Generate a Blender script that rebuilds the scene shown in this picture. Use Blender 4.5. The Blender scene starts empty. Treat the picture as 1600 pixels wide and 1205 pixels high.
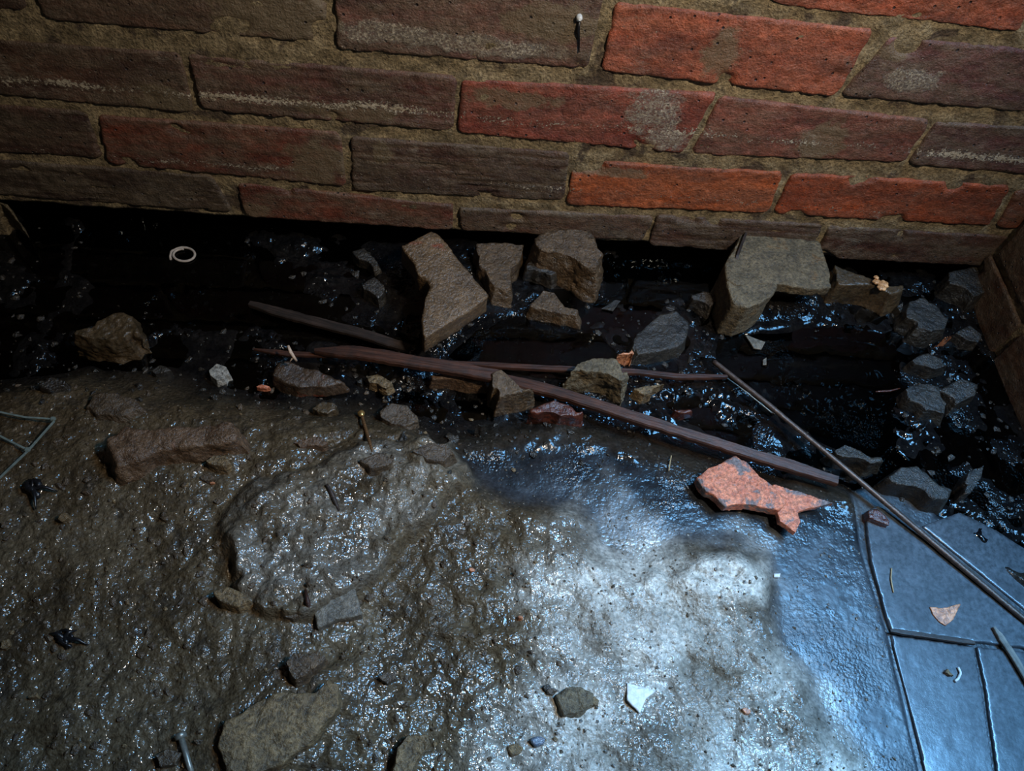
import bpy, bmesh, math, random
import numpy as np
from mathutils import Vector, Matrix

SC = bpy.context.scene
COL = SC.collection
random.seed(4)

# ------------------------------------------------------------------ camera
H = 0.66                       # camera height above the trench water
YW = 0.60                      # distance to the face of the brick wall
F = 1200.0
R = np.array([[0.99439078, -0.04600307, -0.09524024],
              [-0.01190284, 0.84606664, -0.53294424],
              [0.10509666, 0.53108846, 0.8407733]])     # columns: camera right, up, back in the world
cam_d = bpy.data.cameras.new('camera')
cam_d.sensor_width = 36.0
cam_d.lens = 36.0 * F / 1600.0
cam_d.clip_start = 0.02
cam = bpy.data.objects.new('camera', cam_d)
COL.objects.link(cam)
M4 = Matrix([list(R[i]) + [0.0] for i in range(3)] + [[0, 0, 0, 1]])
cam.matrix_world = Matrix.Translation((0, 0, H)) @ M4
SC.camera = cam

# ------------------------------------------------------------------ world, lights, exposure
wd = bpy.data.worlds.new('world'); SC.world = wd; wd.use_nodes = True
bg = wd.node_tree.nodes['Background']
bg.inputs[0].default_value = (0.42, 0.40, 0.36, 1); bg.inputs[1].default_value = 0.02
SC.view_settings.view_transform = 'Standard'
SC.view_settings.look = 'None'
SC.view_settings.gamma = 1.0
SC.view_settings.use_curve_mapping = False
SC.view_settings.exposure = 0.0


def area(name, loc, target, size, sy, energy, color):
    l = bpy.data.lights.new(name, 'AREA'); l.shape = 'RECTANGLE'; l.size = size; l.size_y = sy
    l.energy = energy; l.color = color
    o = bpy.data.objects.new(name, l); COL.objects.link(o)
    o.location = loc
    o.rotation_euler = (Vector(target) - Vector(loc)).to_track_quat('-Z', 'Y').to_euler()
    return o


# daylight falling through the hatch above, close to the wall and to the right
hd = area('hatch_daylight', (0.80, 0.22, 1.12), (0.42, -0.10, 0.0), 0.80, 0.30, 7.2, (0.19, 0.53, 1.0))
hd.data.spread = math.radians(74)
# added warm fill spot with no known source, aimed at the wall and floor
sl_ = bpy.data.lights.new('warm_fill', 'SPOT'); sl_.energy = 26.0; sl_.color = (1.0, 0.86, 0.70)
sl_.shadow_soft_size = 0.035; sl_.spot_size = math.radians(84); sl_.spot_blend = 1.0
so_ = bpy.data.objects.new('warm_fill', sl_); COL.objects.link(so_); so_.location = (0.40, 0.10, 0.90)
so_.rotation_euler = (Vector((0.13, 0.47, 0.14)) - Vector((0.40, 0.10, 0.90))).to_track_quat('-Z', 'Y').to_euler()


# ------------------------------------------------------------------ pixel rays of the photograph -> places
def ray(px, py):
    return R @ np.array([px - 800.0, -(py - 602.5), -F])


def P(px, py, z=0.0):
    r = ray(px, py); t = (z - H) / r[2]
    return Vector((r[0] * t, r[1] * t, z))


def W(px, py, y=YW):
    r = ray(px, py); t = y / r[1]
    return Vector((r[0] * t, y, H + r[2] * t))


def project(x, y, z):
    d = np.stack([x, y, z - H], -1) @ R
    return 800 + F * d[..., 0] / -d[..., 2], 602.5 - F * d[..., 1] / -d[..., 2]


# ------------------------------------------------------------------ noise
_rng = np.random.RandomState(7)
_perm = np.tile(_rng.permutation(256), 3)
_g = _rng.normal(size=(256, 3)); _g /= np.linalg.norm(_g, axis=1)[:, None]


def perlin(x, y, z):
    x = np.asarray(x, float); y = np.asarray(y, float); z = np.broadcast_to(np.asarray(z, float), x.shape)
    xi = np.floor(x).astype(int); yi = np.floor(y).astype(int); zi = np.floor(z).astype(int)
    xf = x - xi; yf = y - yi; zf = z - zi
    fade = lambda t: t * t * t * (t * (t * 6 - 15) + 10)
    u, v, w = fade(xf), fade(yf), fade(zf)
    xi &= 255; yi &= 255; zi &= 255
    out = 0
    for dx in (0, 1):
        for dy in (0, 1):
            for dz in (0, 1):
                h = _perm[_perm[_perm[(xi + dx) & 255] + ((yi + dy) & 255)] + ((zi + dz) & 255)]
                g = _g[h]
                dot = g[..., 0] * (xf - dx) + g[..., 1] * (yf - dy) + g[..., 2] * (zf - dz)
                out = out + dot * (u if dx else 1 - u) * (v if dy else 1 - v) * (w if dz else 1 - w)
    return out * 1.6


def fbm(x, y, z, f, octaves=4, gain=0.5):
    s = 0; a = 1.0; n = 0
    for k in range(octaves):
        s = s + a * perlin(x * f + 13.1 * k, y * f + 7.7 * k, np.asarray(z) * f + 3.3 * k)
        n += a; a *= gain; f *= 2.07
    return s / n


def ridged(x, y, z, f, octaves=3):
    s = 0; a = 1.0; n = 0
    for k in range(octaves):
        s = s + a * (1 - 2 * np.abs(perlin(x * f + 5.1 * k, y * f + 9.7 * k, np.asarray(z) * f + 1.3 * k)))
        n += a; a *= 0.5; f *= 2.1
    return s / n


def sstep(a, b, t):
    t = np.clip((t - a) / (b - a), 0, 1)
    return t * t * (3 - 2 * t)


def sdf(u, v, poly):
    """signed distance to a polygon, positive inside"""
    p = np.array(poly, float); n = len(p)
    d = np.full(u.shape, 1e18); ins = np.zeros(u.shape, bool)
    for i in range(n):
        a = p[i]; b = p[(i + 1) % n]; e = b - a
        wx = u - a[0]; wy = v - a[1]
        t = np.clip((wx * e[0] + wy * e[1]) / (e @ e + 1e-9), 0, 1)
        d = np.minimum(d, (wx - t * e[0]) ** 2 + (wy - t * e[1]) ** 2)
        if a[1] != b[1]:
            c = ((a[1] > v) != (b[1] > v)) & (u < (b[0] - a[0]) * (v - a[1]) / (b[1] - a[1]) + a[0])
            ins ^= c
    d = np.sqrt(d)
    return np.where(ins, d, -d)


# ------------------------------------------------------------------ materials
def new_mat(name):
    m = bpy.data.materials.new(name); m.use_nodes = True
    nt = m.node_tree; nt.nodes.clear()
    out = nt.nodes.new('ShaderNodeOutputMaterial')
    bs = nt.nodes.new('ShaderNodeBsdfPrincipled')
    nt.links.new(bs.outputs[0], out.inputs[0])
    return m, nt, bs


def N(nt, t, **kw):
    n = nt.nodes.new(t)
    for k, v in kw.items():
        if hasattr(n, k) and not k.startswith('in_'):
            setattr(n, k, v)
    return n


def noise_node(nt, vec, scale, detail=6, rough=0.6, dist=0.0):
    n = nt.nodes.new('ShaderNodeTexNoise')
    n.inputs['Scale'].default_value = scale; n.inputs['Detail'].default_value = detail
    n.inputs['Roughness'].default_value = rough; n.inputs['Distortion'].default_value = dist
    nt.links.new(vec, n.inputs['Vector'])
    return n.outputs['Fac']


def ramp(nt, fac, stops):
    r = nt.nodes.new('ShaderNodeValToRGB')
    el = r.color_ramp.elements
    while len(el) < len(stops): el.new(0.5)
    for e, (p, c) in zip(el, stops):
        e.position = p
        e.color = (c[0], c[1], c[2], 1) if hasattr(c, '__len__') else (c, c, c, 1)
    nt.links.new(fac, r.inputs[0])
    return r.outputs[0]


def mix(nt, fac, a, b, mode='MIX'):
    m = nt.nodes.new('ShaderNodeMix'); m.data_type = 'RGBA'; m.blend_type = mode
    for s, i in ((fac, 0), (a, 6), (b, 7)):
        if hasattr(s, 'is_linked') or isinstance(s, bpy.types.NodeSocket):
            nt.links.new(s, m.inputs[i])
        elif i == 0:
            m.inputs[0].default_value = s
        else:
            m.inputs[i].default_value = (s[0], s[1], s[2], 1)
    return m.outputs[2]


def mth(nt, op, a, b=0.0, c=None):
    m = nt.nodes.new('ShaderNodeMath'); m.operation = op
    for s, i in ((a, 0), (b, 1), (c, 2)):
        if s is None: continue
        if isinstance(s, bpy.types.NodeSocket): nt.links.new(s, m.inputs[i])
        else: m.inputs[i].default_value = s
    return m.outputs[0]


def bump(nt, bs, height, dist, strength=1.0, prev=None):
    b = nt.nodes.new('ShaderNodeBump')
    b.inputs['Strength'].default_value = strength; b.inputs['Distance'].default_value = dist
    nt.links.new(height, b.inputs['Height'])
    if prev is not None: nt.links.new(prev, b.inputs['Normal'])
    nt.links.new(b.outputs[0], bs.inputs['Normal'])
    return b.outputs[0]


def coords(nt, kind='Object'):
    return nt.nodes.new('ShaderNodeTexCoord').outputs[kind]


def stone_mat(name, a, b, c=None, rough=0.5, wet=0.5, bumpd=0.0008, scale=60, cpos=0.62, grain=330, coat_r=0.22, spec=0.5, tint=(0.84, 0.70, 0.54)):
    """mottled mineral surface: a/b mottle, c = a third colour in patches, wet = film of water"""
    m, nt, bs = new_mat(name)
    co = coords(nt)
    n1 = noise_node(nt, co, scale, 8, 0.65)
    col = ramp(nt, n1, [(0.36, a), (0.64, b)])
    if c is not None:
        n2 = noise_node(nt, co, scale * 0.6, 4, 0.6, 0.4)
        col = mix(nt, ramp(nt, n2, [(cpos, 0.0), (cpos + 0.07, 1.0)]), col, c)
    n3 = noise_node(nt, co, grain, 3, 0.7)
    col = mix(nt, 0.8, col, ramp(nt, n3, [(0.34, (0.35,) * 3), (0.66, (1.5,) * 3)]), 'MULTIPLY')
    if not name.startswith(('lime_mortar', 'dark_slate', 'terra', 'orange', 'blue', 'pale')):
        col = mix(nt, 1.0, col, tint, 'MULTIPLY')
        wet *= 0.65
    nt.links.new(col, bs.inputs['Base Color'])
    bs.inputs['Roughness'].default_value = rough
    bs.inputs['Specular IOR Level'].default_value = spec
    bs.inputs['Coat Weight'].default_value = wet
    bs.inputs['Coat Roughness'].default_value = coat_r
    h = mth(nt, 'ADD', n3, mth(nt, 'MULTIPLY', n1, 1.5))
    nrm = bump(nt, bs, h, bumpd)
    nt.links.new(nrm, bs.inputs['Coat Normal'])
    return m


def plain_mat(name, col, rough=0.4, metal=0.0, bumpd=0.0002, scale=300, trans=0.0):
    m, nt, bs = new_mat(name)
    co = coords(nt)
    n = noise_node(nt, co, scale, 4, 0.6)
    nt.links.new(ramp(nt, n, [(0.3, tuple(x * 0.7 for x in col)), (0.7, tuple(min(1, x * 1.25) for x in col))]), bs.inputs['Base Color'])
    bs.inputs['Roughness'].default_value = rough; bs.inputs['Metallic'].default_value = metal
    bs.inputs['Transmission Weight'].default_value = trans
    bump(nt, bs, n, bumpd)
    return m


def wood_mat(name, a, b, wet=0.4):
    m, nt, bs = new_mat(name)
    co = coords(nt)
    mp = nt.nodes.new('ShaderNodeMapping'); mp.inputs['Scale'].default_value = (0.06, 1, 1)
    nt.links.new(co, mp.inputs[0])
    n = noise_node(nt, mp.outputs[0], 420, 5, 0.6)
    nn = noise_node(nt, co, 90, 4, 0.6)
    col = ramp(nt, n, [(0.35, a), (0.68, b)])
    col = mix(nt, ramp(nt, nn, [(0.4, 0.0), (0.75, 0.7)]), col, (0.012, 0.011, 0.01))
    nt.links.new(col, bs.inputs['Base Color'])
    bs.inputs['Roughness'].default_value = 0.5
    bs.inputs['Coat Weight'].default_value = wet * 0.12; bs.inputs['Coat Roughness'].default_value = 0.25
    bs.inputs['Specular IOR Level'].default_value = 0.3
    nrm = bump(nt, bs, n, 0.0010)
    nt.links.new(nrm, bs.inputs['Coat Normal'])
    return m


def brick_mat():
    m, nt, bs = new_mat('fired_brick')
    co = coords(nt, 'Object')
    geo = nt.nodes.new('ShaderNodeNewGeometry')
    oi = nt.nodes.new('ShaderNodeObjectInfo')
    add = nt.nodes.new('ShaderNodeVectorMath'); add.operation = 'ADD'
    sc = nt.nodes.new('ShaderNodeVectorMath'); sc.operation = 'SCALE'
    cmb = nt.nodes.new('ShaderNodeCombineXYZ')
    nt.links.new(oi.outputs['Random'], cmb.inputs[0]); nt.links.new(oi.outputs['Random'], cmb.inputs[1])
    nt.links.new(cmb.outputs[0], sc.inputs[0]); sc.inputs['Scale'].default_value = 7.0
    nt.links.new(geo.outputs['Position'], add.inputs[0]); nt.links.new(sc.outputs[0], add.inputs[1])
    v = add.outputs[0]
    mp = nt.nodes.new('ShaderNodeMapping'); mp.inputs['Scale'].default_value = (0.5, 1, 1.6)
    nt.links.new(v, mp.inputs[0])
    base = oi.outputs['Color']
    big = noise_node(nt, mp.outputs[0], 22, 6, 0.6, 0.5)
    col = mix(nt, ramp(nt, big, [(0.42, 0.0), (0.62, 0.85)]), base, mix(nt, 1.0, base, (0.42, 0.36, 0.42), 'MULTIPLY'))
    # brown-olive film of dirt
    dirt = noise_node(nt, mp.outputs[0], 34, 7, 0.7)
    col = mix(nt, mth(nt, 'MULTIPLY', ramp(nt, dirt, [(0.36, 0.0), (0.60, 1.0)]), oi.outputs['Alpha']), col, (0.140, 0.108, 0.072))
    fine = noise_node(nt, v, 500, 3, 0.7)
    col = mix(nt, 0.6, col, ramp(nt, fine, [(0.3, (0.5,) * 3), (0.7, (1.4,) * 3)]), 'MULTIPLY')
    mid = noise_node(nt, v, 130, 5, 0.7)
    col = mix(nt, 0.75, col, ramp(nt, mid, [(0.32, (0.45,) * 3), (0.68, (1.5,) * 3)]), 'MULTIPLY')
    # smears of mortar and crusts of lime left on the faces, at their own places
    smn = noise_node(nt, geo.outputs['Position'], 60, 5, 0.65)
    def spot(px, py, rx, rz):
        c_ = W(px, py)
        vm = nt.nodes.new('ShaderNodeVectorMath'); vm.operation = 'SUBTRACT'; nt.links.new(geo.outputs['Position'], vm.inputs[0]); vm.inputs[1].default_value = c_
        vs = nt.nodes.new('ShaderNodeVectorMath'); vs.operation = 'MULTIPLY'; nt.links.new(vm.outputs[0], vs.inputs[0]); vs.inputs[1].default_value = (1 / rx, 0, 1 / rz)
        vl = nt.nodes.new('ShaderNodeVectorMath'); vl.operation = 'LENGTH'; nt.links.new(vs.outputs[0], vl.inputs[0])
        return mth(nt, 'SUBTRACT', 1.0, vl.outputs['Value'])
    def spots(lst):
        r_ = None
        for q_ in lst:
            t_ = spot(*q_); r_ = t_ if r_ is None else mth(nt, 'MAXIMUM', r_, t_)
        return ramp(nt, mth(nt, 'ADD', mth(nt, 'MULTIPLY', r_, 0.5), smn), [(0.52, 0.0), (0.66, 1.0)])
    smear = spots([(495, 250, 0.035, 0.035), (600, 232, 0.012, 0.02), (430, 20, 0.06, 0.03), (260, 150, 0.035, 0.02), (1125, 80, 0.018, 0.030), (1285, 215, 0.025, 0.030),
                   (960, 265, 0.05, 0.008), (395, 325, 0.022, 0.014), (550, 170, 0.05, 0.012), (1395, 75, 0.016, 0.010), (800, 150, 0.05, 0.012), (860, 30, 0.05, 0.02)])
    col = mix(nt, mth(nt, 'MULTIPLY', smear, 0.72), col, (0.17, 0.13, 0.075))
    # pits
    vo = nt.nodes.new('ShaderNodeTexVoronoi'); vo.inputs['Scale'].default_value = 150
    nt.links.new(v, vo.inputs['Vector'])
    sep = nt.nodes.new('ShaderNodeSeparateColor'); nt.links.new(vo.outputs['Color'], sep.inputs[0])
    pit = mth(nt, 'MULTIPLY', ramp(nt, vo.outputs['Distance'], [(0.10, 1.0), (0.22, 0.0)]), ramp(nt, sep.outputs[0], [(0.82, 0.0), (0.86, 1.0)]))
    col = mix(nt, pit, col, (0.02, 0.012, 0.01))
    # crust of salts: tide lines at fixed heights on the wall and a cloudy bloom
    xyz = nt.nodes.new('ShaderNodeSeparateXYZ'); nt.links.new(geo.outputs['Position'], xyz.inputs[0])
    wob = noise_node(nt, geo.outputs['Position'], 14, 4, 0.6)
    zz = mth(nt, 'ADD', xyz.outputs[2], mth(nt, 'MULTIPLY', mth(nt, 'SUBTRACT', wob, 0.5), 0.018))
    speck = noise_node(nt, v, 380, 3, 0.75)
    salt = None
    for zl, wd_, k_ in ((SALT_Z, 0.0080, 0.31), (SALT_Z2, 0.0060, 0.17)):
        band = ramp(nt, mth(nt, 'ABSOLUTE', mth(nt, 'SUBTRACT', zz, zl)), [(0.0, 1.0), (wd_, 0.0)])
        band = mth(nt, 'MULTIPLY', band, ramp(nt, noise_node(nt, geo.outputs['Position'], 9, 3, 0.6), [(0.4, 0.3), (0.6, 1.0)]))
        s = ramp(nt, mth(nt, 'ADD', speck, mth(nt, 'MULTIPLY', band, k_)), [(0.67, 0.0), (0.72, 1.0)])
        salt = s if salt is None else mth(nt, 'MAXIMUM', salt, s)
    bloom = mth(nt, 'MULTIPLY', ramp(nt, noise_node(nt, geo.outputs['Position'], 12, 3, 0.5, 0.8), [(0.60, 0.0), (0.72, 1.0)]),
                ramp(nt, noise_node(nt, mp.outputs[0], 230, 5, 0.7), [(0.48, 0.0), (0.62, 0.7)]))
    crust = mth(nt, 'MULTIPLY', spots([(1022, 170, 0.032, 0.026), (1040, 215, 0.024, 0.014), (1425, 120, 0.03, 0.012), (735, 65, 0.09, 0.010), (610, 48, 0.05, 0.012)]), ramp(nt, noise_node(nt, v, 480, 4, 0.8), [(0.40, 0.1), (0.56, 0.9)]))
    salt = mth(nt, 'MAXIMUM', mth(nt, 'MAXIMUM', salt, crust), mth(nt, 'MULTIPLY', bloom, 0.55))
    col = mix(nt, salt, col, (0.50, 0.43, 0.32))
    nt.links.new(col, bs.inputs['Base Color'])
    bs.inputs['Roughness'].default_value = 0.55
    bs.inputs['Coat Weight'].default_value = 0.25; bs.inputs['Coat Roughness'].default_value = 0.25
    h = mth(nt, 'ADD', mth(nt, 'SUBTRACT', mth(nt, 'ADD', mth(nt, 'ADD', fine, mth(nt, 'MULTIPLY', mid, 1.6)), mth(nt, 'MULTIPLY', dirt, 1.5)), mth(nt, 'MULTIPLY', pit, 1.5)), salt)
    nrm = bump(nt, bs, h, 0.0013)
    nt.links.new(nrm, bs.inputs['Coat Normal'])
    return m


SALT_Z = W(800, 182)[2]
SALT_Z2 = W(1100, 306)[2]
MB = brick_mat()
M_MORTAR = stone_mat('lime_mortar', (0.14, 0.105, 0.055), (0.34, 0.265, 0.15), (0.085, 0.060, 0.038), 0.8, 0.12, 0.0022, 45, 0.56, 330, 0.3)
M = dict(
    browngrey=stone_mat('wet_brown_grey_stone', (0.075, 0.055, 0.034), (0.165, 0.122, 0.078), None, 0.4, 0.9, 0.0026),
    brickdust=stone_mat('dirty_brick_stone', (0.10, 0.072, 0.043), (0.19, 0.138, 0.086), (0.26, 0.075, 0.04), 0.4, 0.85, 0.0020, 30, 0.64),
    concrete=stone_mat('grey_concrete', (0.085, 0.078, 0.055), (0.20, 0.18, 0.125), (0.17, 0.12, 0.06), 0.65, 0.3, 0.002, 70, 0.62),
    yellow=stone_mat('yellow_sandstone', (0.12, 0.095, 0.055), (0.27, 0.21, 0.12), None, 0.6, 0.4, 0.002, 80),
    olive=stone_mat('olive_brown_stone', (0.05, 0.042, 0.025), (0.11, 0.085, 0.055), (0.13, 0.125, 0.10), 0.4, 0.6, 0.001, 30, 0.64),
    darkwet=stone_mat('black_wet_stone', (0.014, 0.014, 0.014), (0.05, 0.048, 0.043), None, 0.35, 0.9, 0.0022, 60, 0.6, 300, 0.18),
    charcoal=stone_mat('charcoal_stone', (0.012, 0.012, 0.011), (0.042, 0.040, 0.033), None, 0.5, 0.6, 0.0018, 50),
    brownred=stone_mat('brown_brick_red_core', (0.04, 0.028, 0.018), (0.085, 0.058, 0.038), (0.30, 0.075, 0.045), 0.45, 0.6, 0.0014, 32, 0.53),
    redwet=stone_mat('wet_red_brown_brick', (0.05, 0.018, 0.012), (0.13, 0.036, 0.022), (0.035, 0.026, 0.022), 0.35, 0.8, 0.0012, 45, 0.55),
    terracotta=stone_mat('terracotta', (0.46, 0.12, 0.055), (0.70, 0.24, 0.12), (0.16, 0.12, 0.11), 0.5, 0.5, 0.0014, 110, 0.54, 380, 0.25),
    terraside=stone_mat('terracotta_edge', (0.16, 0.10, 0.05), (0.30, 0.17, 0.09), None, 0.6, 0.3, 0.0010, 55),
    white=stone_mat('pale_limestone', (0.16, 0.15, 0.125), (0.48, 0.45, 0.38), (0.03, 0.028, 0.025), 0.6, 0.4, 0.001, 110, 0.54),
    mudstone=stone_mat('mud_coated_stone', (0.055, 0.042, 0.028), (0.125, 0.10, 0.072), None, 0.5, 0.6, 0.002, 50),
    mudbrick=stone_mat('mud_coated_brick', (0.10, 0.065, 0.042), (0.17, 0.12, 0.082), (0.13, 0.045, 0.025), 0.5, 0.5, 0.002, 30, 0.58),
    orange=stone_mat('orange_mineral', (0.40, 0.15, 0.07), (0.62, 0.26, 0.12), None, 0.5, 0.3, 0.0006, 150),
    fungus=stone_mat('orange_fungus', (0.50, 0.22, 0.07), (0.72, 0.42, 0.20), None, 0.5, 0.3, 0.0004, 120),
    slate=stone_mat('dark_slate', (0.034, 0.040, 0.047), (0.058, 0.068, 0.078), (0.10, 0.105, 0.105), 0.5, 1.0, 0.00012, 30, 0.66, 200, 0.22, 0.3),
    bluestone=stone_mat('blue_grey_stone', (0.05, 0.07, 0.10), (0.10, 0.13, 0.17), None, 0.4, 0.6, 0.001),
    wetgrain=stone_mat('wet_grey_grain', (0.05, 0.052, 0.05), (0.16, 0.155, 0.14), None, 0.3, 1.0, 0.0004, 300, 0.6, 600, 0.10),
    greystone=stone_mat('flat_grey_stone', (0.12, 0.125, 0.12), (0.20, 0.20, 0.185), None, 0.6, 0.35, 0.0012, 60),
    wood=wood_mat('wet_reddish_wood', (0.030, 0.011, 0.006), (0.095, 0.036, 0.020)),
    darkwood=wood_mat('black_stained_wood', (0.018, 0.013, 0.010), (0.055, 0.035, 0.026), 0.6),
    greywood=wood_mat('grey_wood', (0.10, 0.09, 0.075), (0.24, 0.22, 0.18), 0.3),
    steel=plain_mat('rusty_steel', (0.10, 0.07, 0.055), 0.45, 0.5, 0.0006, 260),
    zinc=plain_mat('dull_zinc', (0.26, 0.26, 0.22), 0.4, 0.6, 0.0003, 300),
    brass=plain_mat('yellow_zinc', (0.62, 0.38, 0.13), 0.3, 0.8, 0.0001, 300),
    brassdark=plain_mat('tarnished_yellow_zinc', (0.30, 0.16, 0.07), 0.4, 0.7, 0.0002, 300),
    nylon=plain_mat('translucent_nylon', (0.22, 0.27, 0.24), 0.35, 0, 0.0001, 200, 0.25),
    cord=plain_mat('pale_cord', (0.42, 0.36, 0.30), 0.6),
    root=plain_mat('pale_root', (0.52, 0.38, 0.27), 0.6),
    black=plain_mat('black_plastic', (0.008, 0.008, 0.009), 0.35),
    chip=plain_mat('white_paint_flake', (0.60, 0.62, 0.60), 0.5),
    straw=plain_mat('straw', (0.42, 0.30, 0.15), 0.6),
)


for k_ in ('slate',): M[k_].node_tree.nodes['Principled BSDF'].inputs['Coat IOR'].default_value = 1.52


# ------------------------------------------------------------------ mesh helpers
def link(name, me, loc=(0, 0, 0), parent=None):
    o = bpy.data.objects.new(name, me); COL.objects.link(o); o.location = loc
    if parent is not None: o.parent = parent
    return o


def mesh_np(name, verts, faces, mat, smooth=True):
    me = bpy.data.meshes.new(name)
    verts = np.asarray(verts, np.float32); faces = np.asarray(faces, np.int32)
    k = faces.shape[1]
    me.vertices.add(len(verts)); me.vertices.foreach_set('co', verts.ravel())
    me.loops.add(faces.size); me.loops.foreach_set('vertex_index', faces.ravel())
    me.polygons.add(len(faces))
    me.polygons.foreach_set('loop_start', np.arange(0, faces.size, k, dtype=np.int32))
    me.update(calc_edges=True)
    me.polygons.foreach_set('use_smooth', np.full(len(faces), smooth))
    if mat: me.materials.append(mat)
    me.validate()
    return me


def tag(o, label=None, cat=None, group=None, kind=None):
    if label: o['label'] = label
    if cat: o['category'] = cat
    if group: o['group'] = group
    if kind: o['kind'] = kind
    return o


def grid_faces(nx, ny):
    i = np.arange(nx - 1)[None, :] + nx * np.arange(ny - 1)[:, None]
    i = i.ravel()
    return np.stack([i, i + 1, i + nx + 1, i + nx], 1)


def remeshed(bm, voxel, amp, freq, seed, mat, grooves=0.0, amp2=0.35, smooth_it=1, jag=0.0):
    """turn a closed polyhedron into an even skin of small quads and roughen it"""
    bmesh.ops.recalc_face_normals(bm, faces=bm.faces)
    me = bpy.data.meshes.new('tmp'); bm.to_mesh(me); bm.free()
    o = bpy.data.objects.new('tmp', me); COL.objects.link(o)
    md = o.modifiers.new('r', 'REMESH'); md.mode = 'VOXEL'; md.voxel_size = voxel
    if smooth_it:
        ms = o.modifiers.new('s', 'SMOOTH'); ms.iterations = smooth_it; ms.factor = 0.5
    dg = bpy.context.evaluated_depsgraph_get()
    out = bpy.data.meshes.new_from_object(o.evaluated_get(dg))
    bpy.data.objects.remove(o); bpy.data.meshes.remove(me)
    n = len(out.vertices)
    co = np.empty(n * 3, np.float32); out.vertices.foreach_get('co', co); co = co.reshape(-1, 3).astype(float)
    nr = np.empty(n * 3, np.float32); out.vertices.foreach_get('normal', nr); nr = nr.reshape(-1, 3)
    s = seed * 3.17
    d = amp * fbm(co[:, 0] + s, co[:, 1], co[:, 2], freq, 3) * 1.6
    d = d + amp * amp2 * fbm(co[:, 0], co[:, 1] + s, co[:, 2], freq * 5, 3)
    if jag:
        d = d - jag * np.maximum(0, ridged(co[:, 0] + s, co[:, 1], co[:, 2], freq * 1.3, 2) - 0.35)
    co = co + nr * d[:, None]
    out.vertices.foreach_set('co', co.astype(np.float32).ravel())
    out.polygons.foreach_set('use_smooth', np.ones(len(out.polygons), bool))
    out.materials.clear(); out.materials.append(mat)
    out.update()
    return out


def wob_outline(pts, amp, seed, per=4):
    """more points along an outline, each pushed in or out a little"""
    rr = random.Random(seed); res = []
    n = len(pts)
    for i in range(n):
        a = Vector(pts[i]); b = Vector(pts[(i + 1) % n]); e = b - a
        L = e.length
        k = max(1, min(per, int(L / 9)))
        nrm = Vector((-e.y, e.x)).normalized() if L > 0 else Vector((0, 0))
        res.append(a)
        for j in range(1, k):
            res.append(a + e * (j / k) + nrm * rr.uniform(-amp, amp))
    return res


def stone(name, outline, zt, label, cat, mat, zb=-0.004, mode='sil', thick=None, amp=0.0016, freq=45, seed=1,
          voxel=None, group=None, tilt=(0, 0), inset=0.10, jit=1.5, jag=0.0, parent=None, cap=None, sm=1, rel=None):
    """a broken stone. mode 'sil': the outline is what shows of the whole stone; 'top': of its upper face only"""
    out = wob_outline(outline, jit, seed)
    cu = sum(p[0] for p in out) / len(out); cv = sum(p[1] for p in out) / len(out)
    if rel is not None:                       # so high above the ground it lies on
        g0 = PG(cu, cv).z; zt = g0 + rel; zb = g0 - 0.006
        if thick is not None: zb = min(zb, zt - thick)
    elif thick is not None: zb = zt - thick
    hv = max(abs(p[1] - cv) for p in out) + 1e-6
    top = []; bot = []
    zmin = zb
    cxy = P(cu, cv, zt if mode == 'top' else 0.5 * (zt + max(zb, 0)))
    for p in out:
        if mode == 'top':
            t = P(p[0], p[1], zt); dz = tilt[0] * (t.x - cxy.x) + tilt[1] * (t.y - cxy.y)
            t = P(p[0], p[1], zt + dz)
            b = Vector((t.x, t.y, zb + (dz if thick is not None else 0)))
        else:
            w = float(sstep(-0.35, 0.6, (p[1] - cv) / hv))
            t0 = P(p[0], p[1], zt); b0 = P(p[0], p[1], max(zb, 0.0) if rel is None else g0)
            b = t0 * (1 - w) + b0 * w; b.z = zb
            t = b + (Vector((cxy.x, cxy.y, 0)) - Vector((b.x, b.y, 0))) * (inset + 0.18 * w)
            t.z = zt + tilt[0] * (t.x - cxy.x) + tilt[1] * (t.y - cxy.y)
            mid = None
        top.append(t); bot.append(b)
    org = Vector((cxy.x, cxy.y, zmin if zmin > 0 else 0.0))
    bm = bmesh.new()
    tv = [bm.verts.new(t - org) for t in top]; bv = [bm.verts.new(b - org) for b in bot]
    n = len(tv)
    for i in range(n):
        j = (i + 1) % n
        bm.faces.new((tv[i], tv[j], bv[j], bv[i]))
    ft = bm.faces.new(tv); fb = bm.faces.new(list(reversed(bv)))
    bmesh.ops.triangulate(bm, faces=[ft, fb])
    ext = max((max(t.x for t in top) - min(t.x for t in top)), (max(t.y for t in top) - min(t.y for t in top)))
    vx = voxel or min(0.0022, max(0.0006, ext / 45))
    me = remeshed(bm, vx, amp, freq, seed, mat, jag=jag, smooth_it=sm)
    me.name = name
    o = link(name, me, org)
    tag(o, label, cat, group)
    return o


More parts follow.
